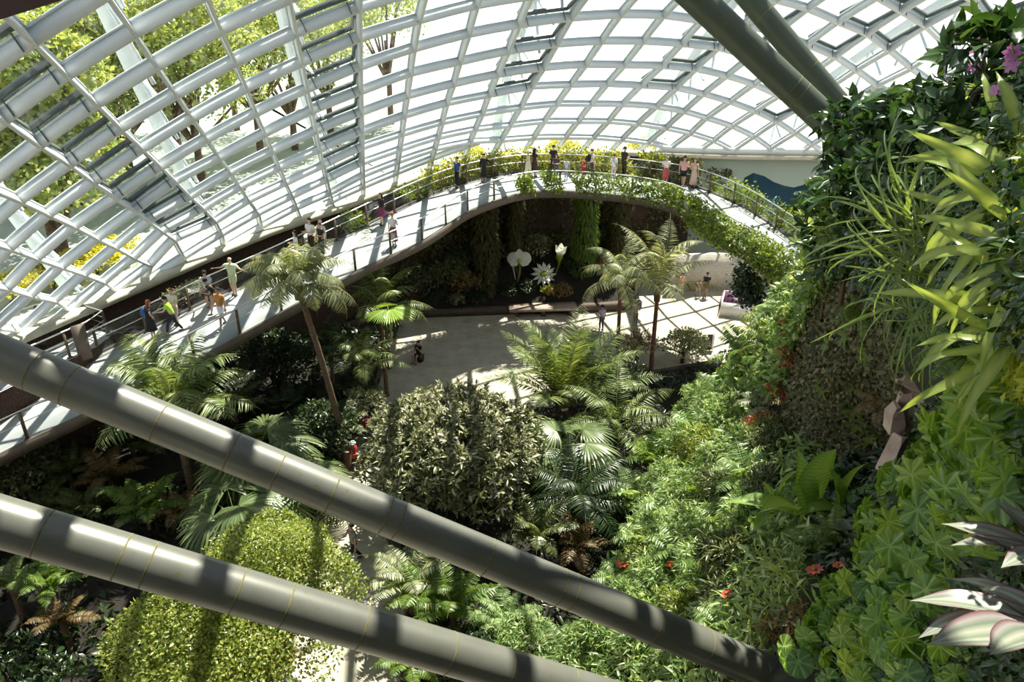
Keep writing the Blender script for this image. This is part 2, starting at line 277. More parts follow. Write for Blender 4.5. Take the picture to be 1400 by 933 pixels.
sun = bpy.data.lights.new('sun', 'SUN'); sun.energy = SUN; sun.angle = math.radians(.6); sun.color = (1, .91, .74)
so = bpy.data.objects.new('sun', sun); C.objects.link(so)
az, el = math.radians(SAZ), math.radians(SEL)
sd = Vector((math.sin(az)*math.cos(el), math.cos(az)*math.cos(el), math.sin(el))); so.rotation_euler = sd.to_track_quat('Z', 'Y').to_euler(); so.location = sd*80
S.view_settings.view_transform = 'Standard'; S.view_settings.look = 'None'; S.view_settings.gamma = 1; S.view_settings.exposure = EXPO; S.view_settings.use_curve_mapping = False
S.cycles.max_bounces = 6; S.cycles.diffuse_bounces = 3; S.cycles.glossy_bounces = 3; S.cycles.transmission_bounces = 4; S.cycles.transparent_max_bounces = 24; S.cycles.caustics_reflective = False; S.cycles.caustics_refractive = False
S.cycles.use_denoising = True; S.cycles.sample_clamp_indirect = 4
# ------------------------------------------------------------------ dome surface (ellipsoid) and its lattice
ECX, ECY, EZ, EA, EB, EC, ETH = 20.0, -12.158, -9.998, 46.659, 74.888, 37.45, .193
EM = np.array([[math.cos(ETH)/EA, math.sin(ETH)/EA, 0], [-math.sin(ETH)/EB, math.cos(ETH)/EB, 0], [0, 0, 1/EC]]); EMI = np.linalg.inv(EM); EO = np.array([ECX, ECY, EZ])
def on_dome(px, py):
    D = EM@ray(px, py); O = EM@(np.array([0, 0, CAMH])-EO); A = D@D; B = D@O; Cc = O@O-1; return np.array([0, 0, CAMH])+ray(px, py)*((-B+math.sqrt(max(B*B-A*Cc, 0)))/A)
def dome_n(X): return norm(((X-EO)@EM.T)@EM)
def dome_off(X, h): return X+dome_n(X)*h
def slerp_on(p, q, t):       # great-ellipse point past q
    a = norm(EM@(p-EO)); b = norm(EM@(q-EO)); w = math.acos(np.clip(a@b, -1, 1)); s = math.sin(w)
    return EO+EMI@(math.sin((1-t)*w)/s*a+math.sin(t*w)/s*b)
G = {}
for a, row in NODES.items():
    for b, (x, y) in row.items(): G[(a, b)] = on_dome(x, y)
def step_on(p, q, ln):
    return slerp_on(p, q, 1+ln/np.linalg.norm(q-p))
for b in range(-3, 20):                                      # columns go on over the head of the viewer
    ks = sorted(a for a, bb in G if bb == b)
    a0 = ks[0]
    if len(ks) < 2: continue
    far = ks[min(4, len(ks)-1)]
    while a0 > -13:
        s = np.linalg.norm(G[(ks[0], b)]-G[(far, b)])/(far-ks[0])
        p = slerp_on(G[(far, b)], G[(ks[0], b)], 1+(ks[0]-a0+1)/(far-ks[0])); a0 -= 1; G[(a0, b)] = p
for a in range(-13, 12):                                     # rows go on to both sides
    ks = sorted(b for aa, b in G if aa == a)
    if len(ks) < 4: continue
    for sgn, q0 in ((-1, ks[0]), (1, ks[-1])):
        f = q0-sgn*3 if (a, q0-sgn*3) in G else q0-sgn*2
        if (a, f) not in G: continue
        for k in range(1, 9):
            p = slerp_on(G[(a, f)], G[(a, q0)], 1+k/abs(q0-f))
            if p[2] < 6 or (sgn > 0 and p[1] < 0): break
            G[(a, q0+sgn*k)] = p
dome = empty('ceiling', (0, 0, 0)); dome['kind'] = 'structure'; dome['label'] = 'white steel lattice and glass of the great curved roof'
BW, BD = .09, .36
def rib(name, P):
    P = np.array(P); N = dome_n(P)
    # finer points along the surface
    Q = []
    for i in range(len(P)-1):
        for t in (0, .5): Q.append(slerp_on(P[i], P[i+1], t))
    Q.append(P[-1]); Q = np.array(Q); N = dome_n(Q)
    mb = MB(); sweep(mb, Q, rect(BW, BD), N=N)
    sweep(mb, Q, rect(.17, .06, BD-.02), N=N)                # glazing cap on the outer edge
    return mb.obj(name, M['white'], dome)
for a in sorted({k[0] for k in G}):
    ks = sorted(b for aa, b in G if aa == a); P = []
    for i, b in enumerate(ks):
        P.append(G[(a, b)])
        if i+1 == len(ks) or ks[i+1] != b+1:
            if len(P) > 1:
                if i+1 == len(ks) and P[-1][2] < 14: P.append(step_on(P[-2], P[-1], 3))
                if a > 2 and i+1 == len(P) or P[0][2] < 12: P.insert(0, step_on(P[1], P[0], 2.5))
                rib('long_rib', P)
            P = []
for b in sorted({k[1] for k in G}):
    ks = sorted(a for a, bb in G if bb == b); P = []
    for i, a in enumerate(ks):
        P.append(G[(a, b)])
        if i+1 == len(ks) or ks[i+1] != a+1:
            if len(P) > 1:
                if P[-1][2] < 13: P.append(step_on(P[-2], P[-1], 3))
                rib('cross_rib', P)
            P = []
# glazing: one continuous shell just inside the outer edge of the ribs
nu, nv = 72, 26
mb = MB(); th = np.linspace(0, 2*PI, nu, endpoint=False); zz = np.linspace(math.asin((5.5-EZ)/EC), PI/2-.02, nv)
D = np.stack([np.cos(zz)[:, None]*np.cos(th), np.cos(zz)[:, None]*np.sin(th), np.repeat(np.sin(zz)[:, None], nu, 1)], -1).reshape(-1, 3)
V = EO+D@EMI.T; V = V+dome_n(V)*(BD-.08)
i = np.arange(nv-1)[:, None]*nu; j = np.arange(nu)[None]; jn = (j+1) % nu
mb.add(V, np.stack([i+j, i+jn, i+jn+nu, i+j+nu], -1).reshape(-1, 4)); gl = mb.obj('glazing', M['glass'], dome, smooth=True)
# opening vents: a dark sash pushed out along its lower edge
def vent(a, b):
    k = [(a, b), (a, b+1), (a+1, b+1), (a+1, b)]
    if not all(q in G for q in k): return
    P = np.array([G[q] for q in k]); c = P.mean(0); P = c+(P-c)*.93; n = dome_n(P)
    P = P+n*np.array([.30, .30, .52, .52])[:, None]
    mb = MB()
    for q in range(4):
        A, B = P[q], P[(q+1) % 4]; sweep(mb, np.array([A, (A+B)/2, B]), rect(.13, .17, -.06), N=np.array([n[q]]*3))
    for q in (0.12, .88):                                     # gas struts
        A = P[3]*(1-q)+P[2]*q; sweep(mb, np.array([A-n[2]*.5, A-n[2]*.2, A]), rect(.03, .03), up=(1, 0, 0))
    mb.obj('vent_sash', M['vent'], dome)
for a in range(-2, 9): vent(a, 4)
for a in range(-2, 8): vent(a, 0)
for a in (2, 3, 4, 5, 6): vent(a, 8)
for a, b in ((5, 12), (6, 12), (4, 13), (4, 12), (3, 13), (1, 16), (2, 16), (0, 17), (3, 15), (6, 16), (2, 15), (1, 15)): vent(a, b)
# outer white steel arches standing beyond the glass
def outer_arch(p0, p1, h):
    Q = []
    for t in np.linspace(-.15, 1.6, 26):
        X = slerp_on(p0, p1, t); Q.append(X+dome_n(X)*h)
    Q = np.array(Q); mb = MB(); tube(mb, Q, .28, 10)
    for i in range(2, 24, 3):                                 # V struts back to the lattice
        for s in (-1, 1):
            X = Q[i+s]; Y = X-dome_n(X)*(h-.5); tube(mb, np.array([Q[i], (Q[i]+Y)/2, Y]), .07, 6)
    mb.obj('outer_arch', M['arch'], dome, smooth=True)
for (x0, y0), (x1, y1) in (((318, 338), (180, 20)), ((130, 415), (-60, 170)), ((480, 275), (420, 5)), ((700, 208), (830, -60)), ((905, 208), (1080, 0)), ((1060, 212), (1300, 60))):
    outer_arch(on_dome(x0, y0), on_dome(x1, y1), 2.6)
# ------------------------------------------------------------------ springing ring, the wall under it, outside ground
RP = [on_dome(x, y) for x, y in [(120, 417), (175, 395), (240, 368), (300, 340), (365, 312), (412, 299), (455, 284), (499, 272), (542, 251), (590, 231), (635, 217), (681, 209), (740, 206), (800, 206), (850, 207), (905, 208), (950, 211), (1000, 213), (1055, 213), (1110, 213), (1150, 213)]]
def at_level(ang, z):         # dome point at plan angle (in ellipse parameter) and height
    s = (z-EZ)/EC; c = math.sqrt(1-s*s); return EO+EMI@np.array([c*math.cos(ang), c*math.sin(ang), s])
def par(p): d = EM@(p-EO); return math.atan2(d[1], d[0])
aL, aR = par(RP[0]), par(RP[-1])
RING = [at_level(aL+k*.05, 6.7) for k in range(14, 0, -1)]+RP+[at_level(aR-k*.05, 8.8) for k in range(1, 18)]
RING = np.array(RING)
for _ in range(2): RING[1:-1] = (RING[:-2]+2*RING[1:-1]+RING[2:])/4
def wallstrip(name, P, z0, m, inset=.0, kind='structure', th=.3):
    P = np.array(P); c = np.array([6, 20, 0]); T = norm(np.gradient(P[:, :2], axis=0)); nn = np.stack([T[:, 1], -T[:, 0]], -1)
    A = P.copy(); A[:, :2] += nn*inset; Bm = A.copy(); Bm[:, 2] = z0; O = A.copy(); O[:, :2] -= nn*th; OB = O.copy(); OB[:, 2] = z0
    n = len(P); mb = MB(); V = np.concatenate([A, Bm, O, OB]); F = []
    for q in range(n-1):
        F += [(q, q+n, q+n+1, q+1), (q+2*n, q+2*n+1, q+3*n+1, q+3*n), (q, q+1, q+2*n+1, q+2*n)]
    F += [(0, 2*n, 3*n, n), (n-1, 2*n-1, 4*n-1, 3*n-1)]
    mb.add(V, F); o = mb.obj(name, m)
    if kind: o['kind'] = kind
    return o
ksp = 14+16
wallstrip('wall_left', RING[:ksp+1], -.05, M['gravel'])
wallstrip('wall_right', RING[ksp:], -.05, M['mural'])
mb = MB(); sweep(mb, RING+np.array([0, 0, -.1]), [(-.3, -.12), (.45, -.12), (.45, .16), (-.3, .16)]); o = mb.obj('trim_1', M['cream']); o['kind'] = 'structure'
mb = MB(); sweep(mb, RING[ksp-1:]+np.array([0, 0, .28]), [(-.3, -.2), (.2, -.2), (.2, .22), (-.3, .22)]); o = mb.obj('trim_2', M['white']); o['kind'] = 'structure'
# dark hills painted along the mural
hl = [(1012, 262, 0), (1018, 243, 0), (1030, 236.5, 0), (1045, 241, 0), (1058, 249, 0), (1072, 254, 0), (1085, 256.5, 0), (1098, 253, 0), (1110, 245, 0), (1122, 236, 0), (1135, 238, 0), (1150, 246, 0)]
def on_wall(px, py):
    best = None
    for k in range(ksp-2, len(RING)-1):
        a, b = RING[k], RING[k+1]; r = ray(px, py); A = np.array([[r[0], -(b-a)[0]], [r[1], -(b-a)[1]]])
        try: t, s = np.linalg.solve(A, a[:2])
        except Exception: continue
        if -.01 <= s <= 1.01 and t > 0: return np.array([0, 0, CAMH])+r*t
    return None
top = []
for q in range(len(hl)-1):
    for t in np.linspace(0, 1, 4, endpoint=False):
        X = on_wall(hl[q][0]*(1-t)+hl[q+1][0]*t, hl[q][1]*(1-t)+hl[q+1][1]*t)
        if X is not None: top.append(X)
top = np.array(top); T = norm(np.gradient(top[:, :2], axis=0)); top[:, :2] += np.stack([T[:, 1], -T[:, 0]], -1)*.03
hm = wallstrip('painted_hills', top, 3.0, M['hills'], kind=None, th=.03); tag(hm, 'dark blue painted hills on the pale mural beyond the walkway', 'mural')
mb = MB(); c = RING.mean(0)
mb.add([(-300, -150, 5.6), (300, -150, 5.6), (300, 400, 5.6), (-300, 400, 5.6)], [[0, 1, 2, 3]])
# outside paving only beyond the wall: ring-shaped sheet
P = RING; n = len(P); T = norm(np.gradient(P[:, :2], axis=0)); nn = np.stack([-T[:, 1], T[:, 0]], -1)
A = P.copy(); A[:, :2] += nn*.25; A[:, 2] = 5.6; Bq = P.copy(); Bq[:, :2] = P[:, :2]+nn*160; Bq[:, 2] = 5.6
mb = MB(); mb.add(np.concatenate([A, Bq]), [(q, q+1, q+1+n, q+n) for q in range(n-1)]); o = mb.obj('ground_outside', M['lawn']); o['kind'] = 'structure'
# the rest of the planted rock the viewer stands against, behind
BKP = np.array([(-13, -6, 23), (-9, -4.2, 25), (-4, -3.4, 26), (1, -3.2, 26), (6, -2.6, 26), (9, 1, 24), (11, 6, 20), (13, 12, 15), (15, 18, 10), (17, 24, 6)], float)
wallstrip('wall_back', resample(BKP, 30), -.05, M['rock'], th=.6)
# ------------------------------------------------------------------ floor
mb = MB(); F = [tuple(range(n))]
mb.add(np.concatenate([np.stack([P[:, 0], P[:, 1], np.zeros(n)], -1)]), [list(range(n-1, -1, -1))]); o = mb.obj('floor', M['floor']); o['kind'] = 'structure'
# ------------------------------------------------------------------ elevated walkway
OUT = [(-90, 592, 4.2), (18, 539, 4.6), (113, 495, 5.1), (213, 447, 5.7), (282, 412, 6.2), (342, 385, 6.6), (418, 349, 7.1), (453, 331, 7.35), (498, 310, 7.7), (551, 284, 8.1), (600, 261.5, 8.35), (639, 249, 8.5), (675, 241, 8.55), (711, 236, 8.6), (760, 234.5, 8.6), (820, 238, 8.6), (880, 244, 8.6), (948, 254, 8.5), (980, 266.6, 8.4), (1023, 286, 8.2), (1074, 321, 7.9), (1101, 340, 7.8), (1150, 378, 7.6)]
INN = [(-90, 664, 4.2), (23, 606, 4.6), (105, 568, 5.0), (203, 517, 5.6), (330, 447, 6.4), (420, 398, 7.0), (504, 353, 7.6), (548, 333, 7.95), (580, 317, 8.15), (639, 283, 8.45), (672, 272, 8.55), (710, 263, 8.6), (745, 261, 8.6), (785, 262, 8.6), (820, 265, 8.6), (884, 271, 8.6), (934, 282, 8.5), (985, 318, 8.2), (1040, 350, 7.95), (1085, 382, 7.7), (1130, 414, 7.55)]
NW = 120
WO = smooth(resample([atz(*q) for q in OUT], NW), 6); WI = smooth(resample([atz(*q) for q in INN], NW), 6)
# pair every outer point with the nearest inner one, monotonic
s = []
k0 = 0
for q in range(NW):
    d = np.linalg.norm(WI[k0:, :2]-WO[q, :2], axis=1); k0 = min(NW-1, k0+int(np.argmin(d))); s.append(k0)
s = np.array(s, float)
for _ in range(12): s[1:-1] = (s[:-2]+2*s[1:-1]+s[2:])/4
WIP = np.stack([np.interp(s, np.arange(NW), WI[:, k]) for k in range(3)], -1); WIP[:, 2] = WO[:, 2]
WI = WIP
walk = empty('elevated_walkway', WO[NW//2]-np.array([0, 0, .4]), label='long curved grey walkway with glass and steel railings sweeping across the hall', cat='walkway')
wl = np.array(walk.location)
def deckmesh(O, I, t):
    n = len(O); V = np.concatenate([O, I, O-[0, 0, t], I-[0, 0, t]]); F = []
    for q in range(n-1): F += [(q, q+n, q+n+1, q+1), (q+2*n, q+2*n+1, q+3*n+1, q+3*n), (q, q+1, q+2*n+1, q+2*n), (q+n, q+3*n, q+3*n+1, q+n+1)]
    F += [(0, 2*n, 3*n, n), (n-1, 2*n-1, 4*n-1, 3*n-1)]
    mb = MB(); mb.add(V-wl, F); return mb
deckmesh(WO, WI, .28).obj('deck', M['deck'], walk)
mb = MB(); sweep(mb, WI-wl, [(-.06, -.36), (.06, -.36), (.06, .05), (-.06, .05)]); mb.obj('inner_fascia', M['fascia'], walk)
mb = MB(); sweep(mb, WO-wl, [(-.06, -.45), (.06, -.45), (.06, .1), (-.06, .1)]); mb.obj('outer_curb', M['curb'], walk)
def railing(E, other, parent, step=2.2, h=1.1, glass=True, origin=None, mids=(.62,), i0=0, i1=None):
    org = wl if origin is None else origin
    P = resample(E[i0:i1], max(3, int(np.sum(np.linalg.norm(np.diff(E[i0:i1], axis=0), axis=1))/step)+1)); inn = norm(resample(other[i0:i1], len(P))-P); inn[:, 2] = 0
    P = P+inn*.12
    for q in range(len(P)):
        t = P[min(q+1, len(P)-1)]-P[max(q-1, 0)]; mb = MB(); a = math.atan2(t[1], t[0])
        box(mb, (0, 0, h/2), (.11, .035, h), a); box(mb, (0, 0, .02), (.2, .12, .04), a); mb.obj('post', M['bronze'], parent, loc=P[q]-org)
    fine = resample(E[i0:i1], 3*len(P)); inn = norm(resample(other[i0:i1], len(fine))-fine); inn[:, 2] = 0; fine = fine+inn*.12
    mb = MB(); tube(mb, fine-org+[0, 0, h+.02], .032, 8); mb.obj('handrail', M['steel'], parent, smooth=True)
    for m_ in mids: mb = MB(); tube(mb, fine-org+[0, 0, h*m_], .016, 6); mb.obj('mid_rail', M['steel'], parent, smooth=True)
    if glass:
        for q in range(len(P)-1):
            a, b = P[q]*.97+P[q+1]*.03-org, P[q]*.03+P[q+1]*.97-org; z1, z2 = np.array([0, 0, .1]), np.array([0, 0, h-.08]); d = norm(np.cross(b-a, [0, 0, 1]))*.008
            mb = MB(); V = [a+z1-d, b+z1-d, b+z2-d, a+z2-d, a+z1+d, b+z1+d, b+z2+d, a+z2+d]; mb.add(V, BOXF); mb.obj('glass_panel', M['balu'], parent)
iw = int(np.argmin(np.abs(proj(WO)[:, 0]-120)))
railing(WO, WI, walk, 2.0); railing(WI, WO, walk, 2.0)
# upper landing beside the walkway, with its own rails
LP = [(152, 458), (134, 473.5), (112, 484), (85, 497), (20, 527), (-60, 566), (-80, 505), (8, 468), (57, 449), (100, 440)]
LZ = 5.65; V = np.array([atz(x, y, LZ) for x, y in LP]); n = len(V)
land = empty('upper_landing', V[2], label='small grey landing with steel rails above the near end of walkway', cat='landing'); lo = np.array(land.location)
mb = MB(); mb.add(np.concatenate([V-lo, V-lo-[0, 0, .25]]), [list(range(n))[::-1]]); mb.add(np.concatenate([V-lo, V-lo-[0, 0, 1.3]]), [(q, (q+1) % n, (q+1) % n+n, q+n) for q in range(n)], m=1)
mb.obj('deck', [M['deck'], M['gravel']], land)
mb = MB(); sweep(mb, V[6:9]-lo+[0, 0, .08], rect(.15, .16, -.08)); mb.obj('curb', M['curb'], land)
c = np.tile(V.mean(0), (3, 1))
railing(np.array([V[0], V[1], V[2], V[3], V[4], V[5]]), np.tile(V.mean(0), (6, 1)), land, 2.1, glass=False, origin=lo, mids=(.35, .65))
railing(np.array([V[8], V[9], V[0]]), c, land, 1.6, glass=False, origin=lo, mids=(.25, .5, .75))
railing(np.array([V[6], V[7], V[8]]), c, land, 1.8, glass=False, origin=lo, mids=(.5,))
# wedge steps-like newel at the landing tip
mb = MB(); q = V[2]-lo; box(mb, q+[.05, .1, .45], (.5, .08, 1.5), .9); mb.obj('newel_panel', M['fascia'], land)
mb = MB(); q = atz(50, 481, LZ)-lo; box(mb, q+[0, 0, .32], (.75, .05, .3), .35, m=0); box(mb, q+[-.25, 0, .08], (.04, .04, .2), 0); box(mb, q+[.25, 0, .08], (.04, .04, .2), 0); mb.obj('plaque', M['black'], land)
def on_walk(px, py):
    z = 7.
    for _ in range(8):
        p = atz(px, py, z); k = int(np.argmin(np.linalg.norm((WO+WI)[:, :2]/2-p[:2], axis=1))); z = WO[k, 2]
    return atz(px, py, z)

# ------------------------------------------------------------------ leaf shapes (length 1 along +Y, face up +Z)
def leaf_tpl(w=.3, segs=4, fold=.15, curl=.15, peak=.45, tip=.02):
    t = np.linspace(0, 1, segs+1); sh = np.where(t < peak, np.sin(t/peak*PI/2), np.cos((t-peak)/(1-peak)*PI/2)); sh = np.maximum(sh, tip)*w/2
    V = []
    for i in range(segs+1):
        z = -curl*t[i]**2; V += [(-sh[i], t[i], z+fold*sh[i]*2), (0, t[i], z), (sh[i], t[i], z+fold*sh[i]*2)]
    F = []
    for i in range(segs):
        a = 3*i; F += [(a, a+1, a+4, a+3), (a+1, a+2, a+5, a+4)]
    return np.array(V), np.array(F)
T_OVAL = leaf_tpl(.42, 3, .15, .2, .45); T_LANCE = leaf_tpl(.26, 3, .2, .25, .4); T_BLADE = leaf_tpl(.12, 4, .15, .45, .3); T_SMALL = leaf_tpl(.55, 2, .15, .15, .5); T_BROAD = leaf_tpl(.5, 6, .12, .25, .42)
def scatter(mb, tpl, P, Y, N, Ln, Wd=1.0, v=.5, m=0):
    """place a copy of a leaf at every P, pointing along Y, facing N"""
    TV, TF = tpl; P = np.asarray(P, float); n = len(P); Y = norm(Y); X = norm(np.cross(Y, N)); Z = np.cross(X, Y)
    Ln = np.broadcast_to(np.asarray(Ln, float), (n,)); Wd = np.broadcast_to(np.asarray(Wd, float), (n,))*Ln
    V = P[:, None]+TV[None, :, 0, None]*X[:, None]*Wd[:, None, None]+TV[None, :, 1, None]*Y[:, None]*Ln[:, None, None]+TV[None, :, 2, None]*Z[:, None]*Ln[:, None, None]
    F = TF[None]+np.arange(n)[:, None, None]*len(TV)
    v = np.broadcast_to(np.asarray(v, float), (n,))
    mb.add(V.reshape(-1, 3), F.reshape(-1, TF.shape[1]), np.repeat(v, len(TV)), m)
def rnd_dirs(n, g): return norm(g.normal(size=(n, 3)))
def crown_leaves(mb, g, lobes, n, tpl, L0, up=.5, out=.7, vmin=0, vmax=1, shell=.25, rosette=0):
    """leaves over a set of lobes (centre, radii): each leaf sits near a lobe's surface, points outward/upward"""
    vol = np.array([np.mean(r)**2 for c, r in lobes]); pick = g.choice(len(lobes), n, p=vol/vol.sum()); D = rnd_dirs(n, g); D[:, 2] = np.where(D[:, 2] < -.35, -D[:, 2], D[:, 2])
    Cn = np.array([c for c, r in lobes], float)[pick]; R = np.array([np.broadcast_to(r, 3) for c, r in lobes], float)[pick]
    rad = 1-shell*g.random(n)**1.5; P = Cn+D*R*rad[:, None]
    if rosette:
        k = rosette; P = np.repeat(P, k, 0); D = np.repeat(D, k, 0); n = n*k
    Y = norm(D*out+rnd_dirs(n, g)*.75+np.array([0, 0, .05])); N = norm(D*.6+np.array([0, 0, up])+rnd_dirs(n, g)*.35)
    scatter(mb, tpl, P, Y, N, L0*g.uniform(.65, 1.25, n), g.uniform(.8, 1.2, n), np.clip(g.normal((vmin+vmax)/2, (vmax-vmin)/3.2, n), 0, 1))
def lumpy(g, c, R, k, rr=(.35, .6), flat=1.0):
    """lobes that make up a crown of radius R round c"""
    o = []
    for _ in range(k):
        d = norm(g.normal(size=3)); d[2] = abs(d[2])*.9-.15; r = R*g.uniform(*rr); o.append((np.array(c)+d*np.array([1, 1, flat])*(R-r*.85), np.array([r, r, r*flat*.9])))
    o.append((np.array(c, float), np.array([R*.72, R*.72, R*.66*flat]))); return o
def branches(mb, g, base, lobes, r0=.12, m=0):
    for c, r in lobes:
        b = np.asarray(base, float); c = np.asarray(c, float); mid = b*.45+c*.55+g.normal(size=3)*.12*np.linalg.norm(c-b)*.4; mid[2] = b[2]+(c[2]-b[2])*.6
        q = np.linspace(0, 1, 5)[:, None]; P = (1-q)**2*b+2*q*(1-q)*mid+q*q*c; tube(mb, P, np.linspace(r0, r0*.25, 5), 6, m=m)
def shrub(name, label, cat, loc, R, leaf, L0, n, tpl=T_LANCE, seed=1, k=7, flat=.85, h=None, trunk=.1, up=.5, out=.6, rosette=0, group=None, bark='woody', shell=.25):
    """bush or tree: foliage and branch parts"""
    g = np.random.default_rng(seed); h = R if h is None else h; root = empty(name, loc, 0, 1, label, cat, group); lob = lumpy(g, (0, 0, h), R, k, flat=flat)
    mb = MB(); crown_leaves(mb, g, lob, n, tpl, L0, up, out, shell=shell, rosette=rosette); mb.obj('foliage', L[leaf], root)
    mb = MB(); tube(mb, [(0, 0, -.3), (g.normal()*.05, 0, h*.25), (0, 0, h*.5)], [trunk*1.3, trunk, trunk*.8], 8); branches(mb, g, (0, 0, h*.35), lob, trunk*.7); mb.obj('branches', M[bark], root)
    return root
def stuff_leaves(name, label, cat, P, N, leaf, tpl, L0, seed=3, spread=.6, group=None, vm=(.5, .25), droop=0):
    """uncountable leaf cover over points P with normals N"""
    g = np.random.default_rng(seed); n = len(P); Y = norm(rnd_dirs(n, g)-N*0+N*.35+np.array([0, 0, -droop])); mb = MB()
    scatter(mb, tpl, P, Y, norm(N+rnd_dirs(n, g)*spread), L0*g.uniform(.6, 1.3, n), g.uniform(.8, 1.25, n), np.clip(g.normal(vm[0], vm[1], n), 0, 1)); o = mb.obj(name, L[leaf]); return tag(o, label, cat, group, 'stuff')
# ------------------------------------------------------------------ fronds
def frond_mesh(name, leaf, ln=2.5, e0=60, droop=95, npair=34, ll=.55, lw=.07, hang=.35, vee=.25, seed=0, fwd=.55, base=.12, side_curl=.35, rach=.018, vr=(.5, .2)):
    """pinnate frond: rachis arching in the XZ plane, leaflets on both sides; e0 start elevation (deg), droop total bend (deg)"""
    g = np.random.default_rng(seed); n = npair; s = np.linspace(0, 1, n+6); el_ = np.radians(e0-droop*s**1.3); ds = ln/(n+5)
    X = np.concatenate([[0], np.cumsum(np.cos(el_[:-1])*ds)]); Z = np.concatenate([[0], np.cumsum(np.sin(el_[:-1])*ds)]); R = np.stack([X, np.zeros_like(X), Z], -1)
    mb = MB(); tube(mb, R[::2] if (n+6) % 2 else np.concatenate([R[::2], R[-1:]]), np.linspace(rach, rach*.2, len(R[::2])+(0 if (n+6) % 2 else 1)), 5, v=.75)
    i0 = max(1, int(base*(n+6))); idx = np.arange(i0, n+5); t = (s[idx]-s[i0])/(1-s[i0]); T = np.stack([np.cos(el_[idx]), np.zeros(len(idx)), np.sin(el_[idx])], -1); U = np.stack([-np.sin(el_[idx]), np.zeros(len(idx)), np.cos(el_[idx])], -1)
    L_ = ll*np.sin(np.clip(.18+t*.9, 0, 1)*PI)**.7; tpl = leaf_tpl(lw/ll*1.0, 3, .25, side_curl, .35)
    for sg in (-1, 1):
        m_ = len(idx); Y = T*(fwd+g.normal(size=(m_, 1))*.06)+np.array([0, sg, 0])+U*vee+np.array([0, 0, -hang])+g.normal(size=(m_, 3))*.06; N = norm(U+np.array([0, -sg*.2, 0])+g.normal(size=(m_, 3))*.12)
        scatter(mb, tpl, R[idx], Y, N, L_*g.uniform(.9, 1.08, m_), 1, np.clip(g.normal(vr[0], vr[1], m_), 0, 1))
    return mb.mesh(name, L[leaf])
def fern_frond(name, leaf, ln=.8, e0=55, droop=80, npair=22, ll=.16, lw=.05, seed=0, vr=(.5, .2)):
    return frond_mesh(name, leaf, ln, e0, droop, npair, ll, lw, .05, .05, seed, .3, .08, .15, .006, vr)
def rosette(root, meshes, n, seed=0, name='frond', z=0, r=.0, sc=(.8, 1.15), el=(-.25, .35), az0=0, az1=2*PI, roll=.15, inner=0):
    """n fronds round a crown; each copy is an object of its own sharing its mesh"""
    g = random.Random(seed)
    for q in range(n):
        a = az0+(az1-az0)*(q+g.uniform(-.3, .3))/n; t = (q*.618) % 1; e = el[0]+(el[1]-el[0])*t
        part(name, meshes[q % len(meshes)], root, (r*math.cos(a), r*math.sin(a), z+inner*t), (g.uniform(-roll, roll), -e, a), g.uniform(*sc))
def trunk_mesh(h, r0, r1, lean=(0, 0), bark='bark', rings=14, k=10):
    mb = MB(); t = np.linspace(0, 1, rings*2+1); P = np.stack([lean[0]*t**1.5, lean[1]*t**1.5, -.3+(h+.3)*t], -1); r = r0+(r1-r0)*t+np.where(np.arange(len(t)) % 2 == 0, .06*r0, -.03*r0); r[:3] *= np.array([1.5, 1.25, 1.1]); tube(mb, P, r, k); return mb.mesh('trunk', M[bark], True)
def palm(name, label, loc, h, leaf, n, kw, seed=0, lean=(0, 0), r=.13, bark='bark', el=(-.6, .5), variants=3, crownshaft=True, group=None, sc=(.85, 1.1), cat='palm', az0=0, az1=2*PI):
    root = empty(name, loc, 0, 1, label, cat, group)
    ms = [frond_mesh('frond', leaf, seed=seed*7+q, **{**kw, 'droop': kw.get('droop', 95)*(.85+.15*q)}) for q in range(variants)]
    if h > .3:
        part('trunk', trunk_mesh(h, r, r*.75, lean, bark), root)
    top = empty('crown', (lean[0], lean[1], h)); top.parent = root
    if crownshaft: mb = MB(); lathe(mb, [(0, -.45), (r*1.15, -.4), (r*1.35, -.1), (r*1.1, .25), (r*.5, .55), (0, .6)], 10, wob=.06); mb.obj('crownshaft', M['stem' if bark == 'bark' else 'barkred'], top, smooth=True)
    rosette(top, ms, n, seed, 'frond', .1, r*.5, sc, el, az0, az1, inner=.3); return root
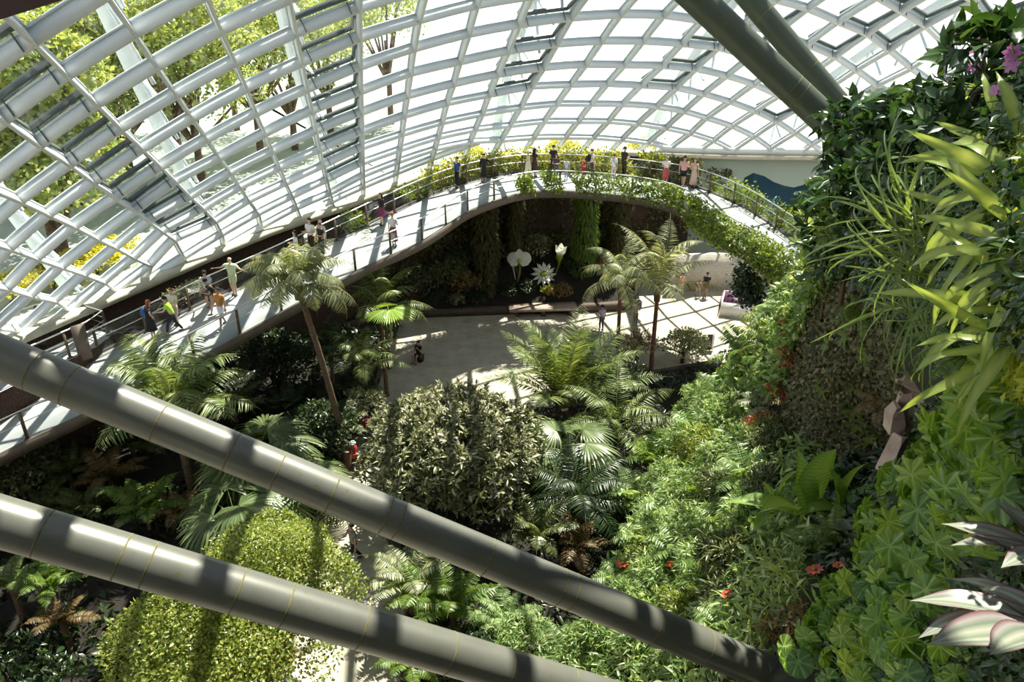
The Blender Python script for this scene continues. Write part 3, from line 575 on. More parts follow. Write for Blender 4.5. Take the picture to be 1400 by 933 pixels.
def fan_mesh(name, leaf, R=1.0, nseg=34, span=290, petiole=1.2, e0=55, seed=0, droopt=.3):
    """palmate leaf on an arching stalk: folded segments joined for the inner part, drooping free tips"""
    g = np.random.default_rng(seed); mb = MB(); t = np.linspace(0, 1, 7); e = np.radians(e0-45*t); P = np.zeros((7, 3)); P[1:, 0] = np.cumsum(np.cos(e[:-1])*petiole/6); P[1:, 2] = np.cumsum(np.sin(e[:-1])*petiole/6)
    tube(mb, P, np.linspace(.03, .016, 7), 6, v=.7); H = P[-1]; ex = np.array([math.cos(e[-1]-.5), 0, math.sin(e[-1]-.5)]); ey = np.array([0, 1., 0]); ez = np.cross(ex, ey)
    ang = np.radians(np.linspace(-span/2, span/2, nseg)); da = math.radians(span/nseg)
    for a in ang:
        rl = R*(1-.25*abs(a/math.radians(span/2))**2)*g.uniform(.94, 1.05); V = []; dr = g.uniform(.6, 1.3)*droopt
        for s_, wf in ((.03, 1), (.35, 1), (.6, .85), (.82, .5), (1, .06)):
            c, sn = math.cos(a), math.sin(a); o = ex*c+ey*sn; sd_ = -ex*sn+ey*c; w = min(s_*rl*math.tan(da/2), .055*R*1.1)*wf if s_ > .1 else .004; z = -dr*R*max(0, s_-.45)**2*2.2-.12*abs(sn)*s_*R; q = H+o*rl*s_-np.array([0, 0, 1])*(-z)
            V += [q-sd_*w+ez*w*.35, q, q+sd_*w+ez*w*.35]
        mb.add(V, [(3*i+d, 3*i+d+1, 3*i+d+4, 3*i+d+3) for i in range(4) for d in (0, 1)], np.clip(g.normal(.5, .18), 0, 1))
    return mb.mesh(name, L[leaf])
def outline_leaf(rad, cup=.12, wave=.05, k=40, seed=0, rings=(.33, .66, 1), veins=8):
    """round or lobed blade: radius as a function of angle; stalk joins at the notch (-Y)"""
    g = np.random.default_rng(seed); a = np.linspace(-PI+.12, PI-.12, k); r = np.array([rad(x) for x in a]); V = [(0, 0, 0)]; ph = g.random()*6
    for f_ in rings:
        rr = r*(f_ if f_ == 1 else f_*(.55+.45*r/r.max())/1); rr = np.minimum(rr, r)
        V += list(zip(rr*np.sin(a), rr*np.cos(a), -cup*(rr)**2+wave*f_*np.sin(a*veins+ph)*.5-.1*f_*np.maximum(0, np.cos(a))))
    F4 = []
    for q in range(len(rings)-1):
        F4 += [(1+q*k+i, 1+q*k+i+1, 1+(q+1)*k+i+1, 1+(q+1)*k+i) for i in range(k-1)]
    F3 = [(0, 1+i+1, 1+i) for i in range(k-1)]
    return np.array(V, float), F3, F4
def lobed(x): # seven pointed lobes
    t = abs(((x*3.5/PI+.5) % 1)-.5)*2; u = (x*17/PI) % 1; return .47+.38*(1-t)**1.1+.06*u+.12*math.cos(x)
def roundl(x): return .8+.02*math.cos(x*26)+.1*math.cos(x)
def blade_mesh(name, leaf, rad, size=.3, stalk=.35, seed=0, tilt=25, vm=.5, cup=.15, wave=.06):
    g = np.random.default_rng(seed); V, F3, F4 = outline_leaf(rad, cup, wave, 88, seed); R = np.array(Euler((math.radians(-tilt), 0, 0)).to_matrix()); H = np.array([0, stalk*.55, stalk*.8]); W = (V*size)@R.T+H
    rr = np.linalg.norm(V[:, :2], axis=1); an = np.arctan2(V[:, 0], V[:, 1]); v = np.clip(vm-.12+.5*np.abs(np.cos(an*3.5))**30-.16*(rr > .85)+.14*np.sin(an*17)*(rr > .4)+g.normal(size=len(V))*.05, 0, 1); mb = MB(); mb.add(W, F3, v); mb.add(W, F4, v)
    tube(mb, [(0, 0, 0), (0, stalk*.2, stalk*.5), H], [.007, .006, .005], 5, v=.8); return mb.mesh(name, L[leaf], True)
def strap_mesh(name, leaf, ln=.6, w=.07, e0=50, droop=90, seed=0, wave=.15, segs=12, tipw=.03, peak=.5, fold=.2, vgrad=False, twist=0, ribs=0):
    g = np.random.default_rng(seed); t = np.linspace(0, 1, segs+1); e = np.radians(e0-droop*t**1.4); X = np.concatenate([[0], np.cumsum(np.cos(e[:-1]))])*ln/segs; Z = np.concatenate([[0], np.cumsum(np.sin(e[:-1]))])*ln/segs
    sh = np.where(t < peak, .35+.65*np.sin(t/peak*PI/2), np.cos((t-peak)/(1-peak)*PI/2)); sh = np.maximum(sh, tipw)*w/2; ph = g.random()*6; cols = 9 if vgrad else 5; V = []; A = []
    for i in range(segs+1):
        nx, nz = -math.sin(e[min(i, segs)]), math.cos(e[min(i, segs)])
        for j in range(cols):
            y = (j/(cols-1)*2-1); z = fold*abs(y)*sh[i]*1.2+wave*w*.5*math.sin(t[i]*16+ph+y)*abs(y); V.append((X[i]+nx*z, y*sh[i]+twist*t[i]**2, Z[i]+nz*z)); A.append(j/(cols-1) if vgrad else np.clip(.55-.4*(y*y-.4)+g.normal()*.05+(.22*math.sin(t[i]*ribs-abs(y)*5) if ribs else 0), 0, 1))
    F = [(i*cols+j, i*cols+j+1, (i+1)*cols+j+1, (i+1)*cols+j) for i in range(segs) for j in range(cols-1)]
    mb = MB(); mb.add(V, F, np.array(A)); return mb.mesh(name, L[leaf], True)
# ------------------------------------------------------------------ the planted cliff on the right
CT = [(1420, 80, 5), (1330, 130, 7.5), (1250, 200, 10.5), (1190, 250, 12.5), (1150, 300, 14.5), (1110, 400, 17), (1060, 440, 24), (1010, 480, 28), (975, 530, 30), (945, 570, 31), (915, 630, 28.5), (880, 690, 26.5), (850, 760, 24.5), (830, 820, 22.5), (800, 880, 21), (770, 960, 19.5),
 (1400, 200, 4.2), (1300, 250, 6.5), (1400, 400, 3.8), (1300, 400, 6), (1220, 350, 9.5), (1200, 450, 12.5), (1150, 500, 15), (1100, 520, 19), (1220, 540, 14), (1235, 590, 15), (1190, 660, 14.5), (1050, 560, 23), (1000, 600, 24), (1000, 700, 19.5), (950, 700, 22), (930, 800, 18.5), (1080, 680, 15),
 (1150, 720, 12), (1250, 690, 8.2), (1330, 600, 5.4), (1400, 560, 3.7), (1400, 700, 3.6), (1300, 720, 5.8), (1200, 780, 8.8), (1100, 800, 11.2), (1050, 925, 10.4), (1000, 960, 12.2), (1120, 900, 9), (1200, 900, 6.8), (1300, 850, 4.9), (1400, 900, 3.3), (900, 900, 17.5), (1460, 500, 3), (1500, 960, 2.5), (1500, 60, 4), (1160, 200, 13), (1080, 330, 19), (1000, 420, 31)]
CT = np.array(CT, float); _x = CT[:, :2]/500; _y = np.log(CT[:, 2])
def _k(r): return r
_K = _k(np.linalg.norm(_x[:, None]-_x[None], axis=-1))+np.eye(len(CT))*.02; _A = np.block([[_K, np.ones((len(CT), 1)), _x], [np.ones((1, len(CT))), np.zeros((1, 3))], [_x.T, np.zeros((2, 3))]]); _w = np.linalg.solve(_A, np.concatenate([_y, [0, 0, 0]]))
def cdepth(px, py):
    q = np.stack([np.asarray(px, float), np.asarray(py, float)], -1)/500; K = _k(np.linalg.norm(q[..., None, :]-_x, axis=-1)); return np.exp(K@_w[:-3]+_w[-3]+q@_w[-2:])
def cpoint(px, py): d = cdepth(px, py); u = (np.asarray(px)-700)/FPX; v = (466.5-np.asarray(py))/FPX; return np.stack([u*d, (CP+v*SP)*d, CAMH+(-SP+v*CP)*d], -1)
def cnorm(px, py):
    a = cpoint(np.asarray(px)+3, py)-cpoint(np.asarray(px)-3, py); b = cpoint(px, np.asarray(py)-3)-cpoint(px, np.asarray(py)+3); return norm(np.cross(a, b))
SIL = np.array([(1520, 62), (1420, 74), (1345, 122), (1262, 192), (1200, 240), (1158, 290), (1130, 345), (1112, 392), (1065, 438), (1018, 478), (985, 528), (955, 572), (925, 625), (892, 690), (862, 760), (842, 820), (812, 880), (780, 960), (1520, 960)], float)
def inside(px, py):
    px = np.asarray(px, float); py = np.asarray(py, float); c = np.zeros(px.shape, bool); n = len(SIL)
    for i in range(n):
        x1, y1 = SIL[i]; x2, y2 = SIL[(i+1) % n]; hit = ((y1 > py) != (y2 > py)) & (px < (x2-x1)*(py-y1)/(y2-y1+1e-9)+x1); c ^= hit
    return c
step = 14; gx, gy = np.meshgrid(np.arange(770, 1526, step), np.arange(50, 970, step)); keep = inside(gx, gy); P = cpoint(gx, gy); NN = cnorm(gx, gy)
nz = np.zeros(gx.shape)
for _ in range(9): q = RNG.normal(size=3)*1.3; nz += np.sin(P@q+RNG.random()*6)
P = P+NN*(nz*.05-.12)[..., None]*np.clip(cdepth(gx, gy)/10, .4, 1.6)[..., None]
back = P+np.array([.75, .45, -.4])*7; hh, ww = gx.shape; mb = MB(); cellk = keep[:-1, :-1] & keep[1:, :-1] & keep[:-1, 1:] & keep[1:, 1:]
F = []; idx = np.arange(hh*ww).reshape(hh, ww); edges = {}
for r in range(hh-1):
    for c in range(ww-1):
        if cellk[r, c]:
            f = (idx[r, c], idx[r+1, c], idx[r+1, c+1], idx[r, c+1]); F.append(f)
            for q in range(4):
                e = (f[q], f[(q+1) % 4]); k = (min(e), max(e)); edges[k] = None if k in edges else e
V = np.concatenate([P.reshape(-1, 3), back.reshape(-1, 3)]); n0 = hh*ww
for k, e in edges.items():
    if e is not None: F.append((e[1], e[0], e[0]+n0, e[1]+n0))
used = np.unique(np.array(F)); mp = np.full(len(V), -1); mp[used] = np.arange(len(used)); mb.add(V[used], mp[np.array(F)]); cliff = mb.obj('planted_cliff', M['rock'], None, True); tag(cliff, 'steep dark soil cliff beneath all the plants on the right', 'cliff'); cliff['kind'] = 'structure'
def cover(poly, n, g, off=(.0, .1)):
    """random points of the cliff inside an image-plane polygon, evenly spread over its real area"""
    poly = np.array(poly, float); x = g.uniform(poly[:, 0].min(), poly[:, 0].max(), n*8); y = g.uniform(poly[:, 1].min(), poly[:, 1].max(), n*8); c = np.zeros(x.shape, bool); m_ = len(poly)
    for i in range(m_):
        x1, y1 = poly[i]; x2, y2 = poly[(i+1) % m_]; c ^= ((y1 > y) != (y2 > y)) & (x < (x2-x1)*(y-y1)/(y2-y1+1e-9)+x1)
    x, y = x[c], y[c]; d = cdepth(x, y); w = d**1.2; q = g.choice(len(x), min(n, len(x)), replace=False, p=w/w.sum()); x, y = x[q], y[q]; N = cnorm(x, y); return cpoint(x, y)+N*g.uniform(off[0], off[1], len(x))[:, None], N, d[q]
def cup(px, py, mixup=.5, off=0):
    p = cpoint(px, py); n = cnorm(px, py); return p+n*off, norm(n*(1-mixup)+np.array([0, 0, mixup]))

# ------------------------------------------------------------------ steel struts
def strut(label, A, B, r, m, seams, ext=(0, 0)):
    A, B = np.array(A), np.array(B); e0, e1 = ext; A, B = A-(B-A)*e0, B+(B-A)*e1; seams = [(q+e0)/(1+e0+e1) for q in seams]; d = norm(B-A); ln = np.linalg.norm(B-A); root = empty('steel_strut', A, label=label, cat='strut')
    mb = MB(); t = np.linspace(0, 1, 24)[:, None]; tube(mb, (B-A)*t, r, 32); mb.obj('pipe', M[m], root, smooth=True)
    for s in seams:
        mb = MB(); c = d*ln*s; tube(mb, [c-d*.012, c-d*.006, c+d*.006, c+d*.012], [r*.99, r*1.012, r*1.012, r*.99], 32); mb.obj('weld_seam', M['seam'], root, smooth=True)
    return root
strut('upper of the two long grey steel struts crossing the lower left', atd(-140, 430, 8.5), atd(1062, 925, 10.6), .255, 'pipe', [.13, .165, .255, .33, .38, .44, .50, .515, .62, .71, .725, .83, .9, -.1, -.25], (.5, .0))
strut('lower of the two long grey steel struts crossing the lower left', atd(-140, 672, 7.4), atd(1080, 1030, 10.6), .26, 'pipe', [.12, .19, .215, .30, .35, .43, .53, .60, .68, -.08, -.3, .85], (.5, .15))
strut('nearer green grey strut rising from the leafy ledge to the roof', atd(1205, 236, 12.9), atd(850, -98, 12.2), .25, 'pipeg', [.1, .33, .36, .62])
strut('farther green grey strut beside its thicker neighbour, meeting the same ledge', atd(1215, 225, 16.2), atd(935, -110, 15.6), .25, 'pipeg', [.15, .4, .62])
mb = MB(); c = atd(-40, -40, 6.0); R = np.array(Euler((0, 0, math.radians(-30))).to_matrix())
q = [atd(-900, 300, 6.2), atd(0, 27, 6.2), atd(96, -3, 6.2), atd(260, -60, 6.2), atd(160, -420, 6.2), atd(-900, -420, 6.2)]; V = np.array(q); V2 = V+np.array([-.1, .1, .5]); mb.add(np.concatenate([V, V2]), [list(range(6))]); mb.F.append(np.array([[11, 10, 9, 8, 7, 6]])); mb.M.append((1, 0)); mb.add(np.concatenate([V, V2]), [(i, i+6, (i+1) % 6+6, (i+1) % 6) for i in range(6)])
o = mb.obj('trim_3', M['soffit']); o['kind'] = 'structure'; o['label'] = 'dark red underside of the deck overhead'
# ------------------------------------------------------------------ planting beds and low walls on the floor
def bed(name, label, poly, h, hc, m='soil', wallm='brown', cat='planting bed', z0=0):
    V = np.array([atz(x, y, 0) for x, y in poly]); n = len(V); base = V.mean(0); root = empty(name, base, label=label, cat=cat)
    inn = V+(base-V)*.04; mb = MB(); T = V-base; I = inn-base; up = np.array([0, 0, 1.])
    mb.add(np.concatenate([T, T+up*h, I+up*h, I+up*(h-.12)]), [(i+k*n, (i+1) % n+k*n, (i+1) % n+(k+1)*n, i+(k+1)*n) for k in range(3) for i in range(n)]); mb.obj('border', M[wallm], root)
    mb = MB(); rings = [I+up*(h-.1), I*.7+up*(h+hc*.45), I*.35+up*(h+hc*.9)]; mb.add(np.concatenate(rings+[np.array([[0, 0, h+hc]])]), [(i+k*n, (i+1) % n+k*n, (i+1) % n+(k+1)*n, i+(k+1)*n) for k in range(2) for i in range(n)]); mb.F.append(np.array([(i+2*n, (i+1) % n+2*n, 3*n) for i in range(n)])+mb.n-3*n-1); mb.M.append((n, 0)); mb.obj('soil', M[m], root, smooth=True); return root
LEFTB = [(546, 446), (528, 492), (512, 545), (490, 598), (466, 650), (440, 706), (420, 760), (395, 850), (370, 1000), (-200, 1000), (-150, 720), (100, 610), (330, 490)]
MIDB = [(640, 560), (700, 575), (735, 548), (800, 520), (900, 515), (985, 500), (1000, 560), (930, 690), (860, 830), (780, 1000), (545, 1000), (552, 880), (556, 800), (525, 730), (515, 660), (535, 600), (575, 565)]
bed('planting_bed', 'large left planting bed of dark soil between the walkway and the path', LEFTB, .45, .5)
bed('planting_bed', 'central planting bed of dark soil around the bushy tree', MIDB, .45, .3)
# far bed under the walkway, with its brown kerb and the pinkish stone bench
KB = [(470, 452), (510, 441), (548, 434), (600, 431.5), (650, 430), (697, 428), (745, 427), (790, 426), (840, 424), (875, 420)]
Kp = smooth(resample([atz(x, y, 0) for x, y in KB], 30), 3)
root = empty('planting_bed', Kp[15], label='dark planted bed under the walkway behind a low brown wall', cat='planting bed'); kb = Kp[15]
mb = MB(); sweep(mb, Kp-kb, rect(.5, .5)); mb.obj('low_wall', M['brown'], root)
bk = Kp.copy()
for q in range(len(bk)):
    d = 7.0
    for r_ in np.arange(0, 7, .25):
        p = Kp[q]+np.array([-.12, .99, 0])*r_
        if np.min(np.linalg.norm(RING[:, :2]-p[:2], axis=1)) < 1.0 or ((EM@(p+[0, 0, 8.2]-EO))@(EM@(p+[0, 0, 8.2]-EO))) > .985: d = r_; break
    bk[q] = Kp[q]+np.array([-.12, .99, 0])*max(.6, d)
mb = MB(); nK = len(Kp); A = Kp-kb+[0, 0, .4]; Bk = bk-kb+[0, 0, 2.6]; Mid = (A*.55+Bk*.45)+[0, 0, .2]
mb.add(np.concatenate([A, Mid, Bk]), [(i+k*nK, i+1+k*nK, i+1+(k+1)*nK, i+(k+1)*nK) for k in range(2) for i in range(nK-1)]); mb.obj('soil', M['soil'], root, smooth=True)
def bedpt(px, t, up=0):
    """point of the far bed below image column px; t 0 front .. 1 back"""
    k = int(np.argmin(np.abs(proj(Kp)[:, 0]-px))); p = Kp[k]*(1-t)+bk[k]*t; p = p.copy(); p[2] = .4+2.2*t+up; return p
bench = empty('stone_bench', atz(740, 436, 0), label='long pinkish stone bench against the low wall under the walkway', cat='bench')
b0, b1 = atz(696, 434, 0), atz(788, 431, 0); bd = b1-b0; an = math.atan2(bd[1], bd[0]); ln = np.linalg.norm(bd); bl = np.array(bench.location); mid = (b0+b1)/2-bl
mb = MB(); box(mb, mid+[0, .25, .52], (ln, 1.15, .14), an); mb.obj('seat', M['stone'], bench)
for s in (-.42, 0, .42): mb = MB(); box(mb, mid+bd*s*.95+[0, .35, .225], (.25, .85, .45), an); mb.obj('leg', M['brown'], bench)
# white block wall at the far right of the plaza
a, b, c = atz(912, 398, 0), atz(975, 395, 0), atz(1040, 392, 0); P3 = resample([a, b, c], 14); mb = MB(); sweep(mb, P3, rect(.35, 2.6)); o = mb.obj('wall_far', M['brick']); o['kind'] = 'structure'
# purple planter with white rim
p = atz(1006, 428, 0); pl = empty('display_planter', p, math.radians(-20), label='purple topped display planter with white rim on the far right plaza', cat='planter')
mb = MB(); V = [(-1.0, -.9, 0), (1.0, -.9, 0), (1.0, .9, 0), (-1.0, .9, 0), (-.95, -.9, .75), (.95, -.9, .75), (.95, .8, 1.15), (-.95, .8, 1.15)]; mb.add(V, BOXF); mb.obj('body', M['whiterim'], pl)
mb = MB(); V = np.array([(-.85, -.5, .86), (.85, -.5, .86), (.85, .7, 1.12), (-.85, .7, 1.12)]); mb.add(np.concatenate([V, V+[0, 0, .04]]), BOXF); mb.obj('top_panel', M['purple'], pl)
mb = MB(); V = np.array([(-1.03, -.85, .05), (-1.03, .85, .05), (-1.03, .75, 1.0), (-1.03, -.85, .68)]); mb.add(np.concatenate([V, V+[-.03, 0, 0]]), BOXF); mb.obj('side_panel', M['purple'], pl)
p = atz(965, 480, 0); sg = empty('information_panel', p, .1, label='small black upright panel among white flowers near the far plaza', cat='sign')
mb = MB(); box(mb, (0, 0, .55), (.62, .06, .95)); mb.obj('panel', M['black'], sg); 
for s in (-.22, .22): mb = MB(); box(mb, (s, 0, .05), (.05, .05, .12)); mb.obj('foot', M['bronze'], sg)
mb = MB(); box(mb, (.38, 0, .6), (.07, .07, 1.1)); mb.obj('edge', M['whiterim'], sg)

k = int(np.argmin(np.abs(proj(WO)[:, 0]-1055))); q = WO[k]; sg = empty('green_notice', q+[0, 0, 1.12], .5, label='small green notice fixed on the outer rail of the walkway', cat='sign'); mb = MB(); box(mb, (0, 0, .16), (.34, .03, .3), 0, R=np.array(Euler((.4, 0, .5)).to_matrix())); mb.obj('plate', mat('notice_green', (.12, .42, .36), .5), sg); mb = MB(); box(mb, (0, 0, 0), (.05, .05, .16)); mb.obj('clamp', M['steel'], sg)
# ------------------------------------------------------------------ outside: trees and the yellow hedge
TS = [(25, 60, 52, 5.5, 8), (75, 150, 58, 5, 7.5), (150, 110, 64, 6, 9), (215, 60, 60, 5, 10), (255, 130, 66, 4.5, 8.5), (60, 250, 46, 3.5, 5), (335, 60, 74, 6, 11), (390, 95, 80, 5, 9), (110, 30, 70, 7, 13), (20, 130, 44, 3.5, 6.5), (300, 20, 90, 7, 14), (440, 60, 88, 5, 9), (525, 25, 95, 5, 9)]
trees = []
for i, (x, y, d, R, hh_) in enumerate(TS):
    c = atd(x, y, d*.82); R *= 1.3
    base = np.array([c[0], c[1], 5.6]); hh_ = max(R*.9, c[2]-5.6)
    g = np.random.default_rng(50+i); rt = empty('outdoor_tree', base, label=None, cat='tree', group='trees beyond the glass'); lob = lumpy(g, (0, 0, hh_), R, 12, (.3, .5), 1.15)
    mb = MB(); crown_leaves(mb, g, lob, 10000, T_SMALL, .38, .4, .4, shell=.35); mb.obj('foliage', L['outside'], rt)
    mb = MB(); tube(mb, [(0, 0, -.2), (.1, 0, hh_*.4), (0, 0, hh_*.8)], [.35, .28, .18], 8); branches(mb, g, (0, 0, hh_*.4), lob[:-1], .16); mb.obj('trunk', M['bark'], rt); trees.append(rt)
ordinals(trees, 'yellow green tree outside beyond the glass', 0)
hg = []
for x, y, d in ((12, 400, 35), (42, 392, 36), (72, 383, 37.5), (102, 372, 39), (130, 360, 40.5), (158, 345, 42.5), (640, 214, 58), (770, 204, 60), (880, 204, 61)):
    p = atz(x, y, 6.2); g = np.random.default_rng(int(x)); rt = empty('yellow_hedge', (p[0], p[1], 5.6), cat='hedge', group='yellow hedge plants beyond the glass'); mb = MB(); crown_leaves(mb, g, lumpy(g, (0, 0, .8), 1.5, 6, flat=.6), 1500, T_SMALL, .2, .6, .4); mb.obj('foliage', L['yellow'], rt); mb = MB(); tube(mb, [(0, 0, -.1), (0, 0, .4), (0, 0, .8)], [.08, .07, .05], 6); branches(mb, g, (0, 0, .2), lumpy(g, (0, 0, .8), 1.3, 4, flat=.6), .04); mb.obj('stem', M['woody'], rt); hg.append(rt)
ordinals(hg, 'yellow flowering shrub outside along the foot of the glass', 0)
# ------------------------------------------------------------------ plants along the walkway
def along(E, O, x0, x1, n, g, back, zr, side):
    pr = proj(E)[:, 0]; ks = np.where((pr > x0) & (pr < x1))[0]; t = g.uniform(ks[0], ks[-1], n); X = np.stack([np.interp(t, np.arange(len(E)), E[:, k]) for k in range(3)], -1); Y = np.stack([np.interp(t, np.arange(len(E)), O[:, k]) for k in range(3)], -1); d = norm(X-Y); d[:, 2] = 0
    P = X+d*(back+g.normal(size=(n, 1))*side); P[:, 2] += zr(g, n, t); return P, d, t
g = np.random.default_rng(5)
def vine_obj(name, label, cat, E, O, x0, x1, n, back, z, side, leaf, L0, seed, tpl=T_SMALL, clump=.6, droop=.3):
    g = np.random.default_rng(seed); fr = g.random(6)*2+1.0; ph = g.random(6)*6
    P, d, t = along(E, O, x0, x1, n, g, back, lambda g, n, t: z[0]+(z[1]-z[0])*g.beta(2, 2, n), side)
    w = sum(np.sin(t*fr[k]*.35+ph[k]+P[:, 2]*1.5) for k in range(6)); k_ = w > -clump*2; return stuff_leaves(name, label, cat, P[k_], norm(d[k_]+np.array([0, 0, .6])), leaf, tpl, L0, seed, .7, droop=droop)
vine_obj('trailing_vine', 'leafy green vine trailing along the inner rail of the far walkway', 'vine', WI, WO, 700, 962, 5200, .12, (-.15, 1.25), .12, 'vine', .16, 31, clump=.5)
vine_obj('trailing_vine', 'thick green vine hanging over the inner rail where the walkway comes down right', 'vine', WI, WO, 940, 1110, 7800, .2, (-.5, 1.4), .2, 'vine', .16, 32, clump=1.2)
vine_obj('curtain_vine', 'dark vine curtain hanging below the walkway beside the purple planter', 'vine', WI, WO, 1012, 1062, 2600, .05, (-2.3, -.3), .3, 'dark', .2, 33, clump=1.5, droop=1)
vine_obj('rail_planting', 'yellow green climbers behind the outer rail of the far walkway', 'climber', WO, WI, 585, 905, 9000, .6, (-.2, 1.55), .28, 'yellowgreen', .17, 34, clump=1.3)
vine_obj('rail_planting', 'green climbers along the outer rail left of the long-haired woman', 'climber', WO, WI, 470, 640, 2400, .45, (-.3, 1.0), .22, 'vine', .17, 35, clump=.3)
vine_obj('rail_planting', 'dark green hedge behind the two strollers at the far right bend', 'climber', WO, WI, 868, 955, 2600, .55, (0, 1.5), .25, 'olive', .17, 36, clump=1.5)
vine_obj('rail_planting', 'pale climbers along the outer rail of the descending right walkway', 'climber', WO, WI, 965, 1115, 4200, .4, (-.5, 1.15), .25, 'vine', .17, 37, clump=.6)
for i, (x, y, lab) in enumerate([(240, 388, 'bare pale shrub beside the outer rail behind the man in pale green'), (150, 424, 'pale twiggy shrub at the foot of the glass above the small landing'), (265, 405, 'pale leafy shrub behind the rail near the man with crossbody strap'), (480, 320, 'low yellowish shrub behind the rail below the long-haired woman')]):
    p = atz(x, y+16, 5.4+i*.4+(1.3 if i == 3 else 0)); k = int(np.argmin(np.linalg.norm(WO[:, :2]-p[:2], axis=1))); dd = norm(WO[k]-WI[k]); p = WO[k]+dd*.75; p[2] = WO[k][2]-.6
    if i == 1: p = atz(150, 440, 5.2)+[0, .8, 0]; p[2] = 4.8
    shrub('rail_shrub', lab, 'shrub', p, .75, 'palmgrey' if i < 3 else 'yellow', .15, 420, T_LANCE, 60+i, 5, .9, .9, .03, shell=.6)

# ------------------------------------------------------------------ palms and trees of the lower garden
K_FEATHER = dict(ln=3.1, e0=62, droop=110, npair=38, ll=.62, lw=.055, hang=.45, vee=.2)
def P_(px, py, z): return atz(px, py, z)
def palm_at(name, label, px, py, zc, leaf, n, kw, seed, base_px=None, **k):
    """crown centre seen at (px, py) at height zc; trunk stands under it (or leans from base column base_px)"""
    c = atz(px, py, zc); lean = (0, 0)
    if base_px is not None:
        b = aty(base_px, py+80, c[1]); lean = (c[0]-b[0], 0)
    return palm(name, label, (c[0]-lean[0], c[1], 0), zc, leaf, n, kw, seed, lean, **k)
palm_at('feather_palm', 'tall feather palm with slim leaning trunk and dense grey green crown by the walkway', 408, 396, 8.3, 'palmgrey', 27, dict(ln=2.7, e0=64, droop=120, npair=44, ll=.62, lw=.07, hang=.5, vee=.15), 1, 458, r=.15, el=(-.75, .45))
palm_at('feather_palm', 'slender palm with greyish arching crown in front of the giant white flowers', 848, 392, 5.7, 'palmgrey', 17, dict(ln=2.9, e0=60, droop=115, npair=36, ll=.55, lw=.06, hang=.55, vee=.15), 2, 846, r=.11, bark='barkred', el=(-.7, .6))
palm_at('feather_palm', 'red trunked palm with long pale fronds beside the far plaza', 899, 402, 5.1, 'palmgrey', 13, dict(ln=4.2, e0=66, droop=95, npair=46, ll=.75, lw=.065, hang=.4, vee=.2), 3, 892, r=.13, bark='barkred', el=(-.6, .75))
palm_at('feather_palm', 'broad feather palm spreading its fronds in front of the near walkway', 238, 562, 5.0, 'palm', 20, dict(ln=3.5, e0=60, droop=85, npair=46, ll=.9, lw=.08, hang=.3, vee=.25), 4, None, r=.16, el=(-.55, .55))
palm_at('cycad_palm', 'bright green palm with upright stiff fronds in the middle of garden', 772, 560, .9, 'palm', 26, dict(ln=5.0, e0=80, droop=55, npair=50, ll=.9, lw=.085, hang=.05, vee=.35), 5, None, r=.22, el=(-.7, .25), crownshaft=False)
palm_at('feather_palm', 'dark feather palm under the walkway bend with one yellow green frond', 520, 428, 4.6, 'palm', 14, dict(ln=3.0, e0=66, droop=90, npair=36, ll=.6, lw=.05, hang=.35, vee=.2), 6, None, r=.12, el=(-.6, .7))
palm_at('feather_palm', 'small dark palm with drooping fronds beside the top of the path', 498, 505, 2.6, 'palm', 13, dict(ln=2.5, e0=62, droop=105, npair=32, ll=.55, lw=.05, hang=.4), 7, None, r=.11, el=(-.5, .5))
palm_at('feather_palm', 'low palm half hidden between the tall leaning palm and path', 452, 492, 2.9, 'dark', 12, dict(ln=2.4, e0=60, droop=95, npair=32, ll=.55, lw=.06, hang=.35), 8, None, r=.1)
palm_at('feather_palm', 'upright dark palm rising close to the inner rail of walkway', 522, 372, 5.6, 'olive', 9, dict(ln=2.8, e0=78, droop=60, npair=36, ll=.5, lw=.045, hang=.2), 9, None, r=.1, el=(-.4, .3))
palm_at('feather_palm', 'dark palm with arching fronds right of the stiff bright palm', 842, 590, 1.6, 'palm', 13, dict(ln=3.3, e0=56, droop=95, npair=36, ll=.6, lw=.055, hang=.35), 10, None, r=.12)
palm_at('feather_palm', 'shaded palm with wide drooping fronds right of the bushy tree', 790, 690, 2.2, 'dark', 12, dict(ln=3.0, e0=52, droop=95, npair=34, ll=.6, lw=.06, hang=.35), 11, None, r=.12)
# yellow green young frond in the dark palm
c = atz(532, 428, 5.6); yf = empty('young_palm_leaf', c, .2, label='bright yellow green young palm leaves caught by sun below the walkway', cat='palm leaf')
for q, (a, R_) in enumerate([(-1.2, 1.25), (-.3, 1.0), (-2.3, 1.05), (1.8, .9)]): part('blade', fan_mesh('blade', 'fresh', R_, 22, 130, .35, 72, 3+q, .15), yf, rot=(0, .1, a))
mb = MB(); tube(mb, [(0, 0, -1.4), (0, 0, -.6), (0, 0, .02)], [.05, .04, .03], 6); mb.obj('stalk', M['stem'], yf)
